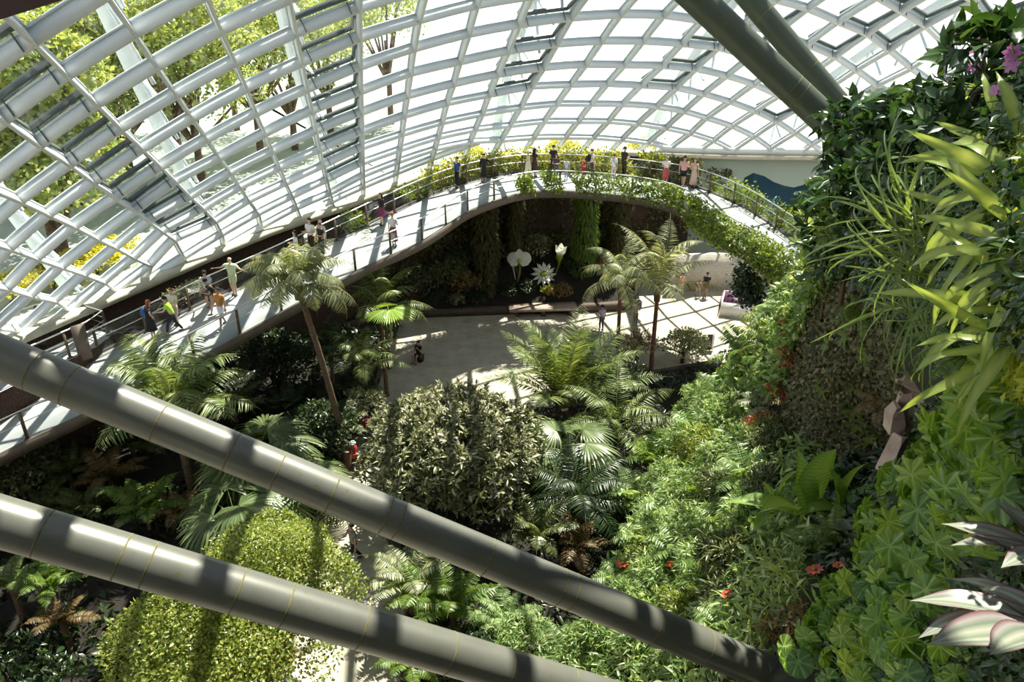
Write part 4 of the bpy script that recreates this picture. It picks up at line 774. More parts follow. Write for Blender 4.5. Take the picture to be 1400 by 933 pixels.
# fan palms
def fan_palm(label, px, py, z, n, R, seed, leaf='fan', el=(-.7, .35), pet=1.3, h0=None):
    c = atz(px, py, z); root = empty('fan_palm', (c[0], c[1], 0), 0, 1, label, 'palm'); h = z-.7
    if h > .4: part('trunk', trunk_mesh(h, .13, .11, (0, 0), 'bark'), root)
    top = empty('crown', (0, 0, h)); top.parent = root
    rosette(top, [fan_mesh('fan_leaf', leaf, R, 34, 280, pet, 62, seed*5+q) for q in range(3)], n, seed, 'fan_leaf', 0, .08, (.85, 1.12), el); return root
fan_palm('large fan palm with glossy round leaves above the upper grey strut', 348, 610, 2.9, 13, 1.75, 1)
fan_palm('drooping fan palm seen between the two grey struts at left', 318, 690, 2.4, 9, 1.5, 2)
fan_palm('fan palm partly behind the upper strut near the path', 408, 652, 2.2, 9, 1.4, 3)
fan_palm('small fresh fan palm right of the bushy tree', 778, 606, 3.0, 7, 1.45, 4, 'fresh' if False else 'fan', (-.5, .5))
fan_palm('dark fan palm half hidden in shade beside the walkway palm', 470, 545, 1.6, 8, 1.2, 5, 'dark')
# the bushy trees
def tree_at(name, label, px, py, z, R, leaf, L0, n, seed, **k):
    c = atz(px, py, z); return shrub(name, label, 'tree', (c[0], c[1], .3), R, leaf, L0, n, h=z-.3, seed=seed, **k)
tree_at('bushy_tree', 'big rounded bushy tree with pale cream edged leaves in the centre', 624, 632, 2.9, 3.5, 'varieg', .28, 3200, 21, tpl=leaf_tpl(.3, 3, .2, .2, .45), k=16, flat=.95, trunk=.14, rosette=6, up=.6, out=.55)
tree_at('fine_leaf_tree', 'large bright yellow green tree below the lower strut', 330, 862, 4.6, 3.0, 'lime', .10, 34000, 22, tpl=T_SMALL, k=18, flat=.9, trunk=.16, up=.5, out=.5, bark='bark')
tree_at('fine_leaf_tree', 'bright yellow green tree top between the two grey struts', 374, 766, 3.9, 1.65, 'lime', .10, 13000, 23, tpl=T_SMALL, k=10, flat=.9, trunk=.12, up=.5, out=.5, bark='bark')
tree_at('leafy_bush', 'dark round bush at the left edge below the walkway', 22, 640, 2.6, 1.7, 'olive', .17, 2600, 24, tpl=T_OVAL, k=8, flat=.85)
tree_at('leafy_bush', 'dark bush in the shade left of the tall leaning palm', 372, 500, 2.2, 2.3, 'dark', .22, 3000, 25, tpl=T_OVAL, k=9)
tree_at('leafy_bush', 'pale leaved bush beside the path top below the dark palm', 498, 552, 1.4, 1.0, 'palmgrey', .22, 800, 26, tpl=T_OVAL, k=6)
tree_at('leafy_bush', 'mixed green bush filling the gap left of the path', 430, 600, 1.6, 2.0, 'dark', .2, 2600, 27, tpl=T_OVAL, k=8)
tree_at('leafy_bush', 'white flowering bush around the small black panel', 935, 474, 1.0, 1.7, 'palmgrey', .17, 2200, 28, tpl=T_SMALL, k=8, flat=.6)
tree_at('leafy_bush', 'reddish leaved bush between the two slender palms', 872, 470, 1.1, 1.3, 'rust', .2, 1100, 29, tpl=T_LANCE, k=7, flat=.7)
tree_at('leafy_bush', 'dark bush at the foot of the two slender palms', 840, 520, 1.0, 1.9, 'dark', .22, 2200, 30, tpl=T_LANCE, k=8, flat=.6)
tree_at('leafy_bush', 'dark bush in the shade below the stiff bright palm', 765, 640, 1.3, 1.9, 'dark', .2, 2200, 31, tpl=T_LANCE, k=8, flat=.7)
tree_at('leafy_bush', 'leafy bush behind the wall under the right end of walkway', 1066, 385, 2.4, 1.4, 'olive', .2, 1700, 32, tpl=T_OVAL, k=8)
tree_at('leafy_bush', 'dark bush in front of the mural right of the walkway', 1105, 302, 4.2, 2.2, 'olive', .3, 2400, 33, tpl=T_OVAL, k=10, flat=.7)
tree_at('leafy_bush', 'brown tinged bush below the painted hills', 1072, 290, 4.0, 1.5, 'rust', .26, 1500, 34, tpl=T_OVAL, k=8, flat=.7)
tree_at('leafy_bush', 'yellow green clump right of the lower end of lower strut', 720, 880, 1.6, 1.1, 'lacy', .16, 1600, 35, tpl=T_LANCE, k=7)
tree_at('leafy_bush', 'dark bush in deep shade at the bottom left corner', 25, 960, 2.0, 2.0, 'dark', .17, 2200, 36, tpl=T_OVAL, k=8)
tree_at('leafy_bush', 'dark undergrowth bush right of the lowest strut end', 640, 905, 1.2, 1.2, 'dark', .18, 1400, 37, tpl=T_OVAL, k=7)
# ferns
def fern(name, label, pos, n, ln, leaf, seed, sc=1, up=None, e0=55, droop=85, npair=24, ll=None, el=(-.4, .4), group=None, trunk=0, lw=None, cat='fern', vr=(.5, .2), hang=.05):
    ll = ll or ln*.2; root = empty(name, pos, random.uniform(0, 6), sc, label, cat, group, up)
    if trunk: part('trunk', trunk_mesh(trunk, .11, .09, (0, 0), 'bark', 10), root)
    ms = [frond_mesh('frond', leaf, ln, e0+q*8, droop*(.85+.15*q), npair, ll, lw or ll*.24, hang, .05, seed*9+q, .3, .08, .15, .008*ln+.003, vr) for q in range(2)]
    rosette(root, ms, n, seed, 'frond', trunk, .03, (.8, 1.15), el); return root
FERNS = [(200, 700, 1.6, 12, 1.9, 'fern', 'sunlit tree fern left of the drooping fan palm', .9), (150, 655, 1.6, 9, 1.7, 'rust', 'brown fronded tree fern by the railing at left', .9), (95, 650, 1.5, 10, 1.6, 'palm', 'dull green fern behind the brown fern at the left', .8),
 (250, 705, 1.5, 8, 1.5, 'rust', 'tan and green fern tucked under the upper strut', .8), (60, 700, 1.3, 10, 1.5, 'olive', 'dark fern close above the lower strut at left', .7), (120, 700, 1.2, 11, 1.6, 'olive', 'olive fern above the lower strut left of the sunlit one', .6),
 (70, 800, 2.2, 11, 1.5, 'fern', 'pale fern in the shade under the lower strut at left', 1.5), (15, 800, 2.2, 9, 1.3, 'palm', 'yellowish fern at the left edge under the lower strut', 1.5), (85, 850, 1.6, 8, 1.2, 'rust', 'small brown fern low in the bottom left shade', 1.0),
 (562, 802, 1.5, 13, 1.9, 'palmgrey', 'dead looking grey fronded cycad over the path end', .8), (620, 838, 1.4, 10, 2.0, 'fern', 'deep green tree fern between the two struts', .8), (575, 820, 1.6, 8, 1.7, 'fern', 'upright green fern left of the deep green tree fern', 1.0), (735, 735, 1.8, 10, 1.9, 'olive', 'dark tree fern with hanging fronds right of the bushy tree', 1.0), (790, 748, 1.4, 9, 1.5, 'rust', 'rusty brown fern right of the dark tree fern', .7),
 (835, 690, 1.2, 8, 1.6, 'dark', 'shadowed fern at the foot of the cliff', .6), (690, 850, 1.5, 10, 1.3, 'lacy', 'pale sunlit fern between the struts near their right ends', .8), (770, 905, 1.6, 9, 1.4, 'lacy', 'pale fern between the strut ends at the bottom', .8), (560, 910, 1.6, 9, 1.3, 'fern', 'green fern below the lower strut at the bottom', 1.0), (470, 590, 1.4, 10, 1.7, 'olive', 'olive fern left of the path edge', .6), (320, 560, 1.6, 10, 1.9, 'olive', 'fern below the broad feather palm', .7), (180, 610, 1.6, 11, 1.9, 'olive', 'fern hanging over the near walkway end', .9), (395, 560, 1.2, 10, 1.7, 'dark', 'dark fern at the foot of the leaning trunk', .5), (700, 915, 1.3, 9, 1.2, 'palm', 'yellowish fern under the lower strut at bottom', .7)]
for i, (x, y, z, n, ln, leaf, lab, tr) in enumerate(FERNS):
    p = atz(x, y, z); b = .4; fern('tree_fern' if tr > .8 else 'fern', lab, (p[0], p[1], max(.3, z-tr)), n+2, ln, leaf, 100+i, trunk=tr, npair=30, droop=95, hang=.2)
# dark undergrowth carpeting the beds
def bedcover(name, label, poly, n, z, leaf, tpl, L0, seed, gapf=0):
    g = np.random.default_rng(seed); V = np.array([atz(x, y, .4)[:2] for x, y in poly]); lo_, hi = V.min(0), V.max(0); q = lo_+(hi-lo_)*g.random((n*4, 2)); c = np.zeros(len(q), bool); m_ = len(V)
    for i in range(m_):
        x1, y1 = V[i]; x2, y2 = V[(i+1) % m_]; c ^= ((y1 > q[:, 1]) != (y2 > q[:, 1])) & (q[:, 0] < (x2-x1)*(q[:, 1]-y1)/(y2-y1+1e-9)+x1)
    q = q[c]; pr = proj(np.column_stack([q, np.full(len(q), .5)])); vis = (pr[:, 0] > -120) & (pr[:, 0] < 1300) & (pr[:, 1] < 1030); q = q[vis][:n]; hgt = .5+z*np.abs(np.sin(q[:, 0]*1.1+seed)+np.sin(q[:, 1]*.9+q[:, 0]*.5))*.5*g.random(len(q)); P = np.column_stack([q, hgt]); N = norm(np.column_stack([g.normal(size=(len(q), 2))*.4, np.ones(len(q))])); return stuff_leaves(name, label, 'undergrowth', P, N, leaf, tpl, L0, seed, .5)
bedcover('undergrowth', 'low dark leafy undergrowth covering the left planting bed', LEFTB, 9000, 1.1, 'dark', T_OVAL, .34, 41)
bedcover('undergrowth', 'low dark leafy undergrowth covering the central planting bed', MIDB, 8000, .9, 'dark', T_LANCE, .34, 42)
# ------------------------------------------------------------------ the shaded bed under the walkway
g = np.random.default_rng(77)
def fern_column(label, px, t, h, r, leaf, seed, top_px=None):
    p = bedpt(px, t); root = empty('fern_column', (p[0], p[1], .35), label=label, cat='planted column'); mb = MB(); g = np.random.default_rng(seed); z = np.linspace(0, h, 12); lathe(mb, np.stack([r*.78*(1+.12*np.sin(z*1.7+seed)), z], -1), 14, wob=.05); mb.obj('core', M['soil'], root, smooth=True)
    n = 3200; a = g.uniform(0, 2*PI, n); zz = g.uniform(0.2, h, n); rr = r*(.78+.12*np.sin(zz*1.7+seed)); D = np.stack([np.cos(a), np.sin(a), np.zeros(n)], -1); Pp = D*rr[:, None]+np.stack([0*a, 0*a, zz], -1); mb = MB(); scatter(mb, T_BLADE, Pp, norm(D*.8+np.array([0, 0, -.55])+rnd_dirs(n, g)*.4), norm(D*.4+np.array([0, 0, 1])+rnd_dirs(n, g)*.3), .42*g.uniform(.6, 1.3, n), 1.6, np.clip(g.normal(.5, .25, n), 0, 1)); mb.obj('fern_fringe', L[leaf], root); return root
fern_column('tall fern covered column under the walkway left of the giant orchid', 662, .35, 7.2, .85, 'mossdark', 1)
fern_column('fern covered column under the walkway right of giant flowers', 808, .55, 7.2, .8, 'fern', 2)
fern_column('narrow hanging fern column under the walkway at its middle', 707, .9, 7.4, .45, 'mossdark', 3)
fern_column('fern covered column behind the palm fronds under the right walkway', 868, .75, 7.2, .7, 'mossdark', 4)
fern_column('fern covered column under the descending right walkway', 945, .6, 6.6, .8, 'mossdark', 5) if False else None
sh = []
SH = [(505, .3, 1.3, 'olive'), (530, .45, 1.2, 'dark'), (560, .5, 1.4, 'olive'), (585, .3, 1.2, 'varieg'), (610, .5, 1.5, 'olive'), (600, .15, .9, 'dark'), (632, .3, 1.2, 'rust'), (640, .8, 1.4, 'dark'), (688, .85, 1.2, 'rust'), (700, .2, .7, 'dark'), (735, .8, 1.4, 'varieg'), (728, .2, .8, 'dark'), (770, .12, .8, 'rust'), (790, .4, 1.1, 'dark'), (775, .9, 1.3, 'olive'), (830, .4, 1.2, 'rust'), (845, .8, 1.3, 'olive'), (560, .1, .7, 'rust'), (660, .08, .7, 'dark'), (620, .08, .6, 'varieg'), (752, .2, .5, 'moss')]
for i, (x, t, R, leaf) in enumerate(SH):
    p = bedpt(x, t, -.1); sh.append(shrub('bed_shrub', None, 'shrub', p, R, leaf, .2, int(700*R), T_LANCE if i % 2 else T_OVAL, 300+i, 6, .85, R*.8, .04, group='shrubs in the shaded bed under the walkway'))
ordinals(sh, 'shrub growing in the shaded bed under the walkway', 0)
q = np.where((proj(RING)[:, 0] > 540) & (proj(RING)[:, 0] < 1040) & (np.arange(len(RING)) > 18) & (np.arange(len(RING)) < 36))[0]; g = np.random.default_rng(9); t = g.uniform(q[0], q[-1], 9000); X = np.stack([np.interp(t, np.arange(len(RING)), RING[:, k]) for k in range(3)], -1); T = norm(np.stack([np.interp(t+.3, np.arange(len(RING)), RING[:, k])-np.interp(t-.3, np.arange(len(RING)), RING[:, k]) for k in (0, 1)]+[0*t], -1)); N = np.stack([T[:, 1], -T[:, 0], 0*t], -1); X = X+N*g.uniform(.05, .5, (9000, 1)); X[:, 2] = g.uniform(.3, 1, 9000)*(X[:, 2]-.9); k_ = np.sin(X[:, 0]*1.3)+np.sin(X[:, 2]*1.7+X[:, 0])+g.normal(size=9000)*.7 > -.6
stuff_leaves('wall_climber', 'dark climbing plants over the back wall under the walkway', 'climber', X[k_], norm(N[k_]+[0, 0, .4]), 'mossdark', T_OVAL, .26, 9, .6, droop=.6)
# giant white flowers
def petal(tw, ln, cup=.2, segs=6): return leaf_tpl(tw, segs, .12, cup, .55, .08)
def giant_flower(name, label, px, py, t, petals, build):
    b = bedpt(px, t); p = aty(px, py, b[1]); root = empty(name, (b[0], b[1], b[2]-.1), label=label, cat='flower sculpture'); h = p-np.array(root.location); mb = MB(); q = np.linspace(0, 1, 7)[:, None]; tube(mb, h*q*[1, 1, 1]+np.sin(q*PI)*[.12, .05, 0], .05, 8); mb.obj('stalk', M['stem'], root, smooth=True); build(root, h); return root
def petals_ring(root, h, n, ln, wd, tilt, face, leaf, a0=0, cup=.2, name='petal', only=None):
    """petals radiating round the axis 'face'"""
    fz = norm(np.array(face, float)); fx = norm(np.cross([0, 0, 1.], fz)); fy = np.cross(fz, fx)
    for k in range(n):
        a = a0+2*PI*k/n; d = fx*math.cos(a)+fy*math.sin(a); Y = norm(d*math.cos(tilt)+fz*math.sin(tilt)); mb = MB(); scatter(mb, petal(wd, ln, cup), [h], [Y], [norm(fz*math.cos(tilt)-d*math.sin(tilt))], [ln], [1], [.6]); mb.obj(name, L[leaf], root, smooth=True)
def orchid(root, h):
    f = (0, -1, .35); fz = norm(np.array(f)); up = np.array([0, 0, 1.])
    petals_ring(root, h, 3, .68, .8, .1, f, 'white', PI/2, .05, 'sepal'); 
    fx = norm(np.cross([0, 0, 1.], fz)); fy = np.cross(fz, fx)
    for s in (-1, 1):
        mb = MB(); V, F3, F4 = outline_leaf(lambda x: .62+.12*math.cos(x), .18, .03, 30); Y = norm(fx*s+fy*.18); X = norm(np.cross(Y, fz)); W = h+fz*.05+Y*.3+(V[:, :1]*X+V[:, 1:2]*Y+V[:, 2:3]*fz)*.66; mb.add(W, F3, .7); mb.add(W, F4, .7); mb.obj('petal', L['white'], root, smooth=True)
    mb = MB(); blob(mb, h+fz*.15-up*.1, (.12, .12, .17), 3); mb.obj('lip', L['yellow'], root, smooth=True)
    mb = MB(); q = np.linspace(0, 1, 5)[:, None]; tube(mb, h*.0+q*(h*[.9, 1, .86]-[.45, 0, 0])+[.0, .1, 0], .03, 6); blob(mb, h*[.9, 1, .86]-[.45, -.1, 0], (.13, .13, .25), 5); mb.obj('bud', L['white'], root, smooth=True)
giant_flower('giant_orchid', 'giant white orchid flower sculpture with yellow lip under the walkway', 710, 355, .5, 5, orchid)
def waterlily(root, h):
    f = (0, -.85, .6)
    for k, (n, ln, ti) in enumerate(((12, .85, .05), (11, .77, .35), (9, .56, .75))): petals_ring(root, h, n, ln, .24, ti, f, 'white', k*.26, -.15)
    mb = MB(); blob(mb, h+norm(np.array(f))*.18, .2, 2, wob=.25); mb.obj('stamens', L['moss'], root, smooth=True)
giant_flower('giant_star_flower', 'giant white many petalled flower sculpture right of the giant orchid', 743, 376, .42, 12, waterlily)
def budflower(root, h):
    f = (.1, -.4, 1)
    for k, (n, ln, ti) in enumerate(((5, .95, .95), (4, .9, 1.2))): petals_ring(root, h-np.array([0, 0, .35]), n, ln, .55, ti, f, 'white', k*.5, -.2)
    mb = MB(); lathe(mb, [(.05, -.9), (.12, -.6), (.26, -.35), (.18, -.1)], 10, h); mb.obj('calyx', L['moss'], root, smooth=True)
giant_flower('giant_bud_flower', 'giant half open white flower sculpture, the smallest and farthest right', 765, 345, .6, 6, budflower)

# ------------------------------------------------------------------ plants of the cliff
def cpos(px, py, mixup=.5, off=0.):
    p, n = cup(px, py, mixup, off); return p, n
# leaf covers (nobody could count these leaves), region by region
def cliffcover(name, label, poly, n, leaf, tpl, L0, seed, off=(0, .15), spread=.6, vm=(.5, .25), scale_d=True):
    g = np.random.default_rng(seed); P, N, d = cover(poly, n, g, off); Ln = L0*(d/10)**.6 if scale_d else L0
    Y = norm(rnd_dirs(len(P), g)*.9+N*.3+np.array([0, 0, -.35])); mb = MB(); scatter(mb, tpl, P, Y, norm(N+np.array([0, 0, .45])+rnd_dirs(len(P), g)*spread), Ln*g.uniform(.6, 1.3, len(P)), g.uniform(.8, 1.25, len(P)), np.clip(g.normal(vm[0], vm[1], len(P)), 0, 1)); o = mb.obj(name, L[leaf]); return tag(o, label, 'ground cover', None, 'stuff')
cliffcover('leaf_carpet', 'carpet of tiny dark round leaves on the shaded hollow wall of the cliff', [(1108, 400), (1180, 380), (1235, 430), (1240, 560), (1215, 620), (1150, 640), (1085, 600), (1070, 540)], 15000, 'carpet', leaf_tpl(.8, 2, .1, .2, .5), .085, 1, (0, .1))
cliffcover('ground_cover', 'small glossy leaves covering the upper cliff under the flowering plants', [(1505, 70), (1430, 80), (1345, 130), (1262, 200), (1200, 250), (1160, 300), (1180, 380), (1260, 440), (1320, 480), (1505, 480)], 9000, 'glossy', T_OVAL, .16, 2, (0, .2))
cliffcover('ground_cover', 'small leaves tinted dark as shaded gaps on the lower right cliff near the viewer', [(1240, 560), (1505, 470), (1505, 950), (1120, 955), (1130, 830), (1190, 690)], 7000, 'glossy', T_OVAL, .13, 3, (-.08, .06), vm=(.45, .25))  # dark leaf colour stands for shade in the gaps between lobed leaves
cliffcover('ground_cover', 'sunlit fine leaved plants covering the lower slope above the strut end', [(985, 530), (1090, 600), (1150, 650), (1120, 790), (1060, 900), (960, 955), (780, 955), (842, 820), (892, 690), (940, 590)], 9500, 'lacy', T_LANCE, .20, 4, (0, .4), spread=.9)
cliffcover('ground_cover', 'mixed pale leaves covering the slope below the end of the walkway', [(1150, 300), (1130, 345), (1112, 392), (1065, 438), (1018, 478), (985, 528), (1075, 540), (1110, 430), (1165, 350)], 6000, 'lacy', T_OVAL, .17, 5, (0, .35), spread=.9)
cliffcover('ground_cover', 'dark leaves in the hollow below the pink slabs', [(1120, 640), (1215, 620), (1240, 700), (1190, 760), (1120, 790)], 1600, 'dark', T_OVAL, .2, 6)
cliffcover('moss_cushion', 'bright yellow green moss cushions between the strap leaved ferns at the right edge', [(1340, 200), (1505, 190), (1505, 560), (1400, 540), (1330, 440), (1330, 260)], 9000, 'moss', T_SMALL, .055, 7, (0, .12), scale_d=False)
# lobed-leaf plants: stalked blades round a short base, each blade a part
def stalk_plant(name, label, px, py, kind, n, size, seed, leaf, rad, stalk, off=.02, mixup=.35, group=None, tilt=35, vm=.5, spread=(.25, 1.0)):
    p, nn = cpos(px, py, mixup, off); root = empty(name, p, random.uniform(0, 6), 1, label, 'plant', group, nn); g = random.Random(seed)
    ms = BL.setdefault((leaf, size), [blade_mesh('leaf_blade', leaf, rad, size, stalk, q, 12+q*9, min(.9, max(.12, vm+(q-3)*.1))) for q in range(7)])
    for q in range(n):
        a = 2*PI*q*.382+g.uniform(-.3, .3); t = (q+.5)/n; part('leaf_blade', ms[g.randrange(7)], root, (.05*math.cos(a), .05*math.sin(a), 0), (-g.uniform(*spread)*(.4+t), g.uniform(-.25, .25), a), g.uniform(.75, 1.25))
    return root
BL = {}
lob = []
for i, (x, y, n, s) in enumerate([(1268, 640, 6, .2), (1338, 592, 6, .19), (1356, 552, 6, .18), (1375, 520, 6, .15), (1392, 545, 6, .15), (1330, 590, 7, .18), (1375, 610, 6, .16), (1300, 645, 7, .2), (1345, 655, 7, .17), (1396, 665, 6, .15), (1240, 670, 6, .22), (1285, 690, 7, .2), (1335, 705, 6, .18), (1215, 712, 6, .24), (1255, 735, 6, .2), (1300, 750, 6, .18), (1205, 765, 6, .2), (1385, 715, 5, .15), (1240, 780, 6, .2)]):
    lob.append(stalk_plant('lobed_leaf_plant', None, x, y, 'l', n+3, s, 400+i, 'begonia', lobed, s*1.5, group='lobed leaf plants on the right cliff'))
ordinals(lob, 'lobed bright green leaf plant on the right cliff', 1)
rd = []
for i, (x, y, n, s) in enumerate([(1150, 822, 6, .2), (1192, 806, 7, .17), (1232, 808, 7, .16), (1218, 852, 8, .15), (1258, 842, 6, .14), (1240, 888, 8, .14), (1172, 872, 7, .17), (1130, 862, 6, .19), (1106, 902, 6, .18), (1200, 918, 7, .15), (1262, 915, 6, .13), (1150, 920, 6, .16), (1080, 842, 5, .2), (1300, 800, 5, .13), (1320, 920, 5, .11)]):
    rd.append(stalk_plant('round_leaf_plant', None, x, y, 'r', n+3, s, 450+i, 'round', roundl, s*1.5, group='round leaf plants on the right cliff', vm=.45))
ordinals(rd, 'round bright green leaf plant at the lower right', 1)
# silver striped plants at the right edge
sl = [strap_mesh('leaf_blade', 'silver', .62, .2, 35, d, q, .04, 14, .02, .5, .25, True) for q, d in enumerate((35, 55, 15))]
def silver(label, base, leaves):
    root = empty('silver_striped_plant', base, label=label, cat='plant')
    for q, (tx, ty, dd, w) in enumerate(leaves):
        tip = atd(tx, ty, dd)-np.array(base); ln = np.linalg.norm(tip); az_ = math.atan2(tip[1], tip[0]); e_ = math.atan2(tip[2], math.hypot(tip[0], tip[1])); o = part('leaf_blade', sl[q % 3], root, (0, 0, 0), (w, -e_+.3, az_), ln/.58)
    mb = MB(); lathe(mb, [(.05, -.1), (.05, 0), (.025, .06), (0, .1)], 10); mb.obj('stem', M['stem'], root)
silver('silver and purple striped plant at the right edge, lower of two', atd(1452, 868, 2.5), [(1252, 842, 2.7, .2), (1262, 876, 2.6, .3), (1278, 921, 2.4, .1), (1290, 808, 2.9, .2), (1345, 800, 2.75, -.2), (1380, 950, 2.2, .3)])
silver('silver and purple striped plant at the right edge, upper of two', atd(1470, 792, 2.7), [(1290, 732, 2.95, .1), (1306, 748, 2.8, .3), (1352, 710, 3.0, .1), (1375, 700, 2.9, -.1), (1385, 775, 2.5, .2)])
# bird's nest ferns with wavy strap fronds
bn = [strap_mesh('strap_frond', 'strap', .75, .062, 30, d, 20+q, .3, 18, .03, .5, .15) for q, d in enumerate((60, 95, 40, 75))]
nest = []
for i, (x, y, dd, n, s) in enumerate([(1425, 262, 3.9, 20, 1.1), (1440, 345, 3.4, 20, 1.0), (1432, 425, 3.5, 18, .95), (1400, 215, 4.6, 15, 1.0), (1370, 300, 4.9, 13, .95), (1408, 480, 3.5, 10, .8)]):
    p = atd(x, y, dd); root = empty('birds_nest_fern', p, 0, 1, None, 'fern', 'strap leaved ferns at the right edge', norm(np.array([-.75, -.35, .55]))); g = random.Random(i)
    for q in range(n): a = 2*PI*q*.382+g.uniform(-.2, .2); part('strap_frond', bn[q % 4], root, (0, 0, 0), (g.uniform(-.3, .3), g.uniform(-.35, .3), a), s*g.uniform(.8, 1.15))
    nest.append(root)
ordinals(nest, 'strap leaved yellow green fern at the right edge', 1)
# hanging grass
gm = [strap_mesh('grass_blade', 'grass', 1.1, .022, 50, 135+q*15, 60+q, .05, 12, .05, .4, .3, False, (q-1)*.15) for q in range(4)]
gr = []
for i, (x, y, n, s, ds) in enumerate([(1292, 318, 34, 1.1, -.5), (1262, 345, 34, 1.2, -.5), (1304, 372, 30, 1.0, -.4), (1272, 398, 30, 1.1, -.5), (1238, 300, 22, 1.0, -.3), (1310, 440, 22, .8, -.2)]):
    p = atd(x, y, cdepth(x, y)+ds); root = empty('hanging_grass', p, 0, 1, None, 'grass', 'hanging grass tufts on the upper cliff', norm(np.array([-.8, -.4, .25]))); g = random.Random(40+i)
    for q in range(n): a = g.uniform(0, 2*PI); part('grass_blade', gm[q % 4], root, (g.uniform(-.1, .1), g.uniform(-.1, .1), 0), (g.uniform(-.3, .3), g.uniform(-.6, .25), a), s*g.uniform(.7, 1.2))
    gr.append(root)
ordinals(gr, 'tuft of long arching grass blades spilling down the upper cliff', 1)
# glossy shrubs on the ledge where the green struts land
gs = []
for i, (x, y, R, leaf, L0, n) in enumerate([(1188, 196, .75, 'glossy', .28, 260), (1222, 215, .8, 'glossy', .27, 300), (1180, 250, .8, 'glossy', .27, 300), (1215, 285, .8, 'glossy', .26, 320), (1160, 300, .9, 'glossy', .28, 320), (1195, 330, .8, 'glossy', .26, 300), (1145, 350, .9, 'glossy', .28, 340), (1252, 250, .65, 'glossy', .24, 260), (1240, 180, .6, 'glossy', .24, 240), (1170, 375, .7, 'glossy', .25, 260), (1270, 300, .5, 'glossy', .2, 200), (1290, 180, .5, 'glossy', .2, 220), (1330, 165, .5, 'glossy', .19, 220), (1390, 110, .5, 'glossy', .2, 200), (1345, 215, .45, 'glossy', .17, 200)]):
    p, nn = cpos(x, y, .7, .15); gs.append(shrub('glossy_shrub', None, 'shrub', p-[0, 0, R*.4], R, leaf, L0, n, T_OVAL, 500+i, 6, .9, R*.6, .035, group='glossy shrubs on the cliff ledge', shell=.5))
ordinals(gs, 'dark glossy leaved shrub on the cliff ledge', 1)
pb = []
for i, (x, y, R, leaf) in enumerate([(1172, 262, .6, 'lacy'), (1150, 310, .7, 'lacy'), (1160, 335, .7, 'lacy'), (1118, 372, .8, 'lacy'), (1130, 395, .8, 'vine'), (1085, 415, .7, 'lacy'), (1182, 285, .6, 'olive'), (1140, 350, .6, 'lacy'), (1110, 392, .7, 'vine')]):
    p, nn = cpos(x, y, .7, .0); pb.append(shrub('leafy_shrub', None, 'shrub', p-[0, 0, R*.4], R, leaf, .2, int(620*R), T_OVAL, 530+i, 6, .9, R*.6, .035, group='sunlit shrubs beside the walkway end', shell=.5))
ordinals(pb, 'pale green sunlit shrub beside the right end of walkway', 1)
# lacy sunlit shrubs of the lower slope
lc = []
for i, (x, y, R, lf) in enumerate([(962, 566, 1.3, 'lacy'), (992, 585, 1.3, 'lacy'), (930, 625, 1.2, 'lacy'), (968, 635, 1.3, 'lime'), (1012, 640, 1.1, 'lacy'), (910, 672, 1.1, 'lacy'), (950, 690, 1.2, 'lacy'), (1000, 690, 1.1, 'olive'), (890, 720, 1.0, 'lacy'), (930, 745, 1.1, 'lacy'), (975, 740, 1.0, 'lacy'), (1025, 735, .9, 'lacy'), (875, 775, 1.0, 'lime'), (915, 800, 1.0, 'lacy'), (960, 795, .9, 'lacy'), (1005, 785, .85, 'olive'), (860, 830, .9, 'lacy'), (900, 850, .9, 'lacy'), (945, 850, .8, 'lime'), (990, 840, .75, 'olive'), (835, 875, .9, 'lacy'), (880, 905, .85, 'lacy'), (800, 905, .9, 'lacy'), (930, 905, .7, 'lacy'), (1045, 690, .8, 'olive'), (1060, 620, .9, 'olive')]):
    p, nn = cpos(x, y, .5, .0); lc.append(shrub('feathery_shrub', None, 'shrub', p-[0, 0, R*.25], R, lf, .21, int(520*R), leaf_tpl(.2, 3, .2, .3, .4), 560+i, 6, .85, R*.55, .03, group='feathery shrubs on the sunlit slope', rosette=4, shell=.45))
ordinals(lc, 'feathery sunlit shrub on the slope left of the dark hollow', 1)
# ferns on the slope
for i, (x, y, ln, lf, lab) in enumerate([(1048, 470, 1.3, 'lime', 'bright yellow green fern in front of the purple planter'), (1062, 442, 1.4, 'lime', 'yellow green fern below the end of walkway'), (1028, 486, 1.7, 'fern', 'fern on the slope below the yellow green ferns'), (1082, 422, 1.3, 'lacy', 'small pale fern beside the walkway end shrubs'), (1062, 505, 1.3, 'fern', 'fern at the left rim of the dark hollow wall'), (1052, 555, 1.2, 'palmgrey', 'greyish fern under the rim of the hollow wall'), (990, 545, 1.5, 'lacy', 'light fern at the left edge of the slope'),
  (1120, 762, .75, 'fern', 'lacy fern below the big broad leaves'), (1150, 745, .7, 'fern', 'dark lacy fern right below the big broad leaves'), (1085, 745, .7, 'fern', 'lacy fern left below the big broad leaves'), (905, 600, 1.5, 'olive', 'blue green fern hanging over the dark gap left of slope'), (1215, 545, .8, 'rust', 'brownish fern hanging at the top of the pink slabs'), (1190, 430, .6, 'fern', 'single small pale fern on the dark hollow wall'), (1345, 420, .45, 'fern', 'small delicate fern under the strap leaved ferns'), (1305, 470, .5, 'fern', 'delicate dark fern left under the strap leaved ferns'), (1350, 480, .45, 'fern', 'delicate fern right above the lobed leaves')]):
    p, nn = cpos(x, y, .55, .05); fern('fern', lab, p, 11, ln, lf, 600+i, 1, nn, npair=24, droop=100, hang=.15)
pp = []
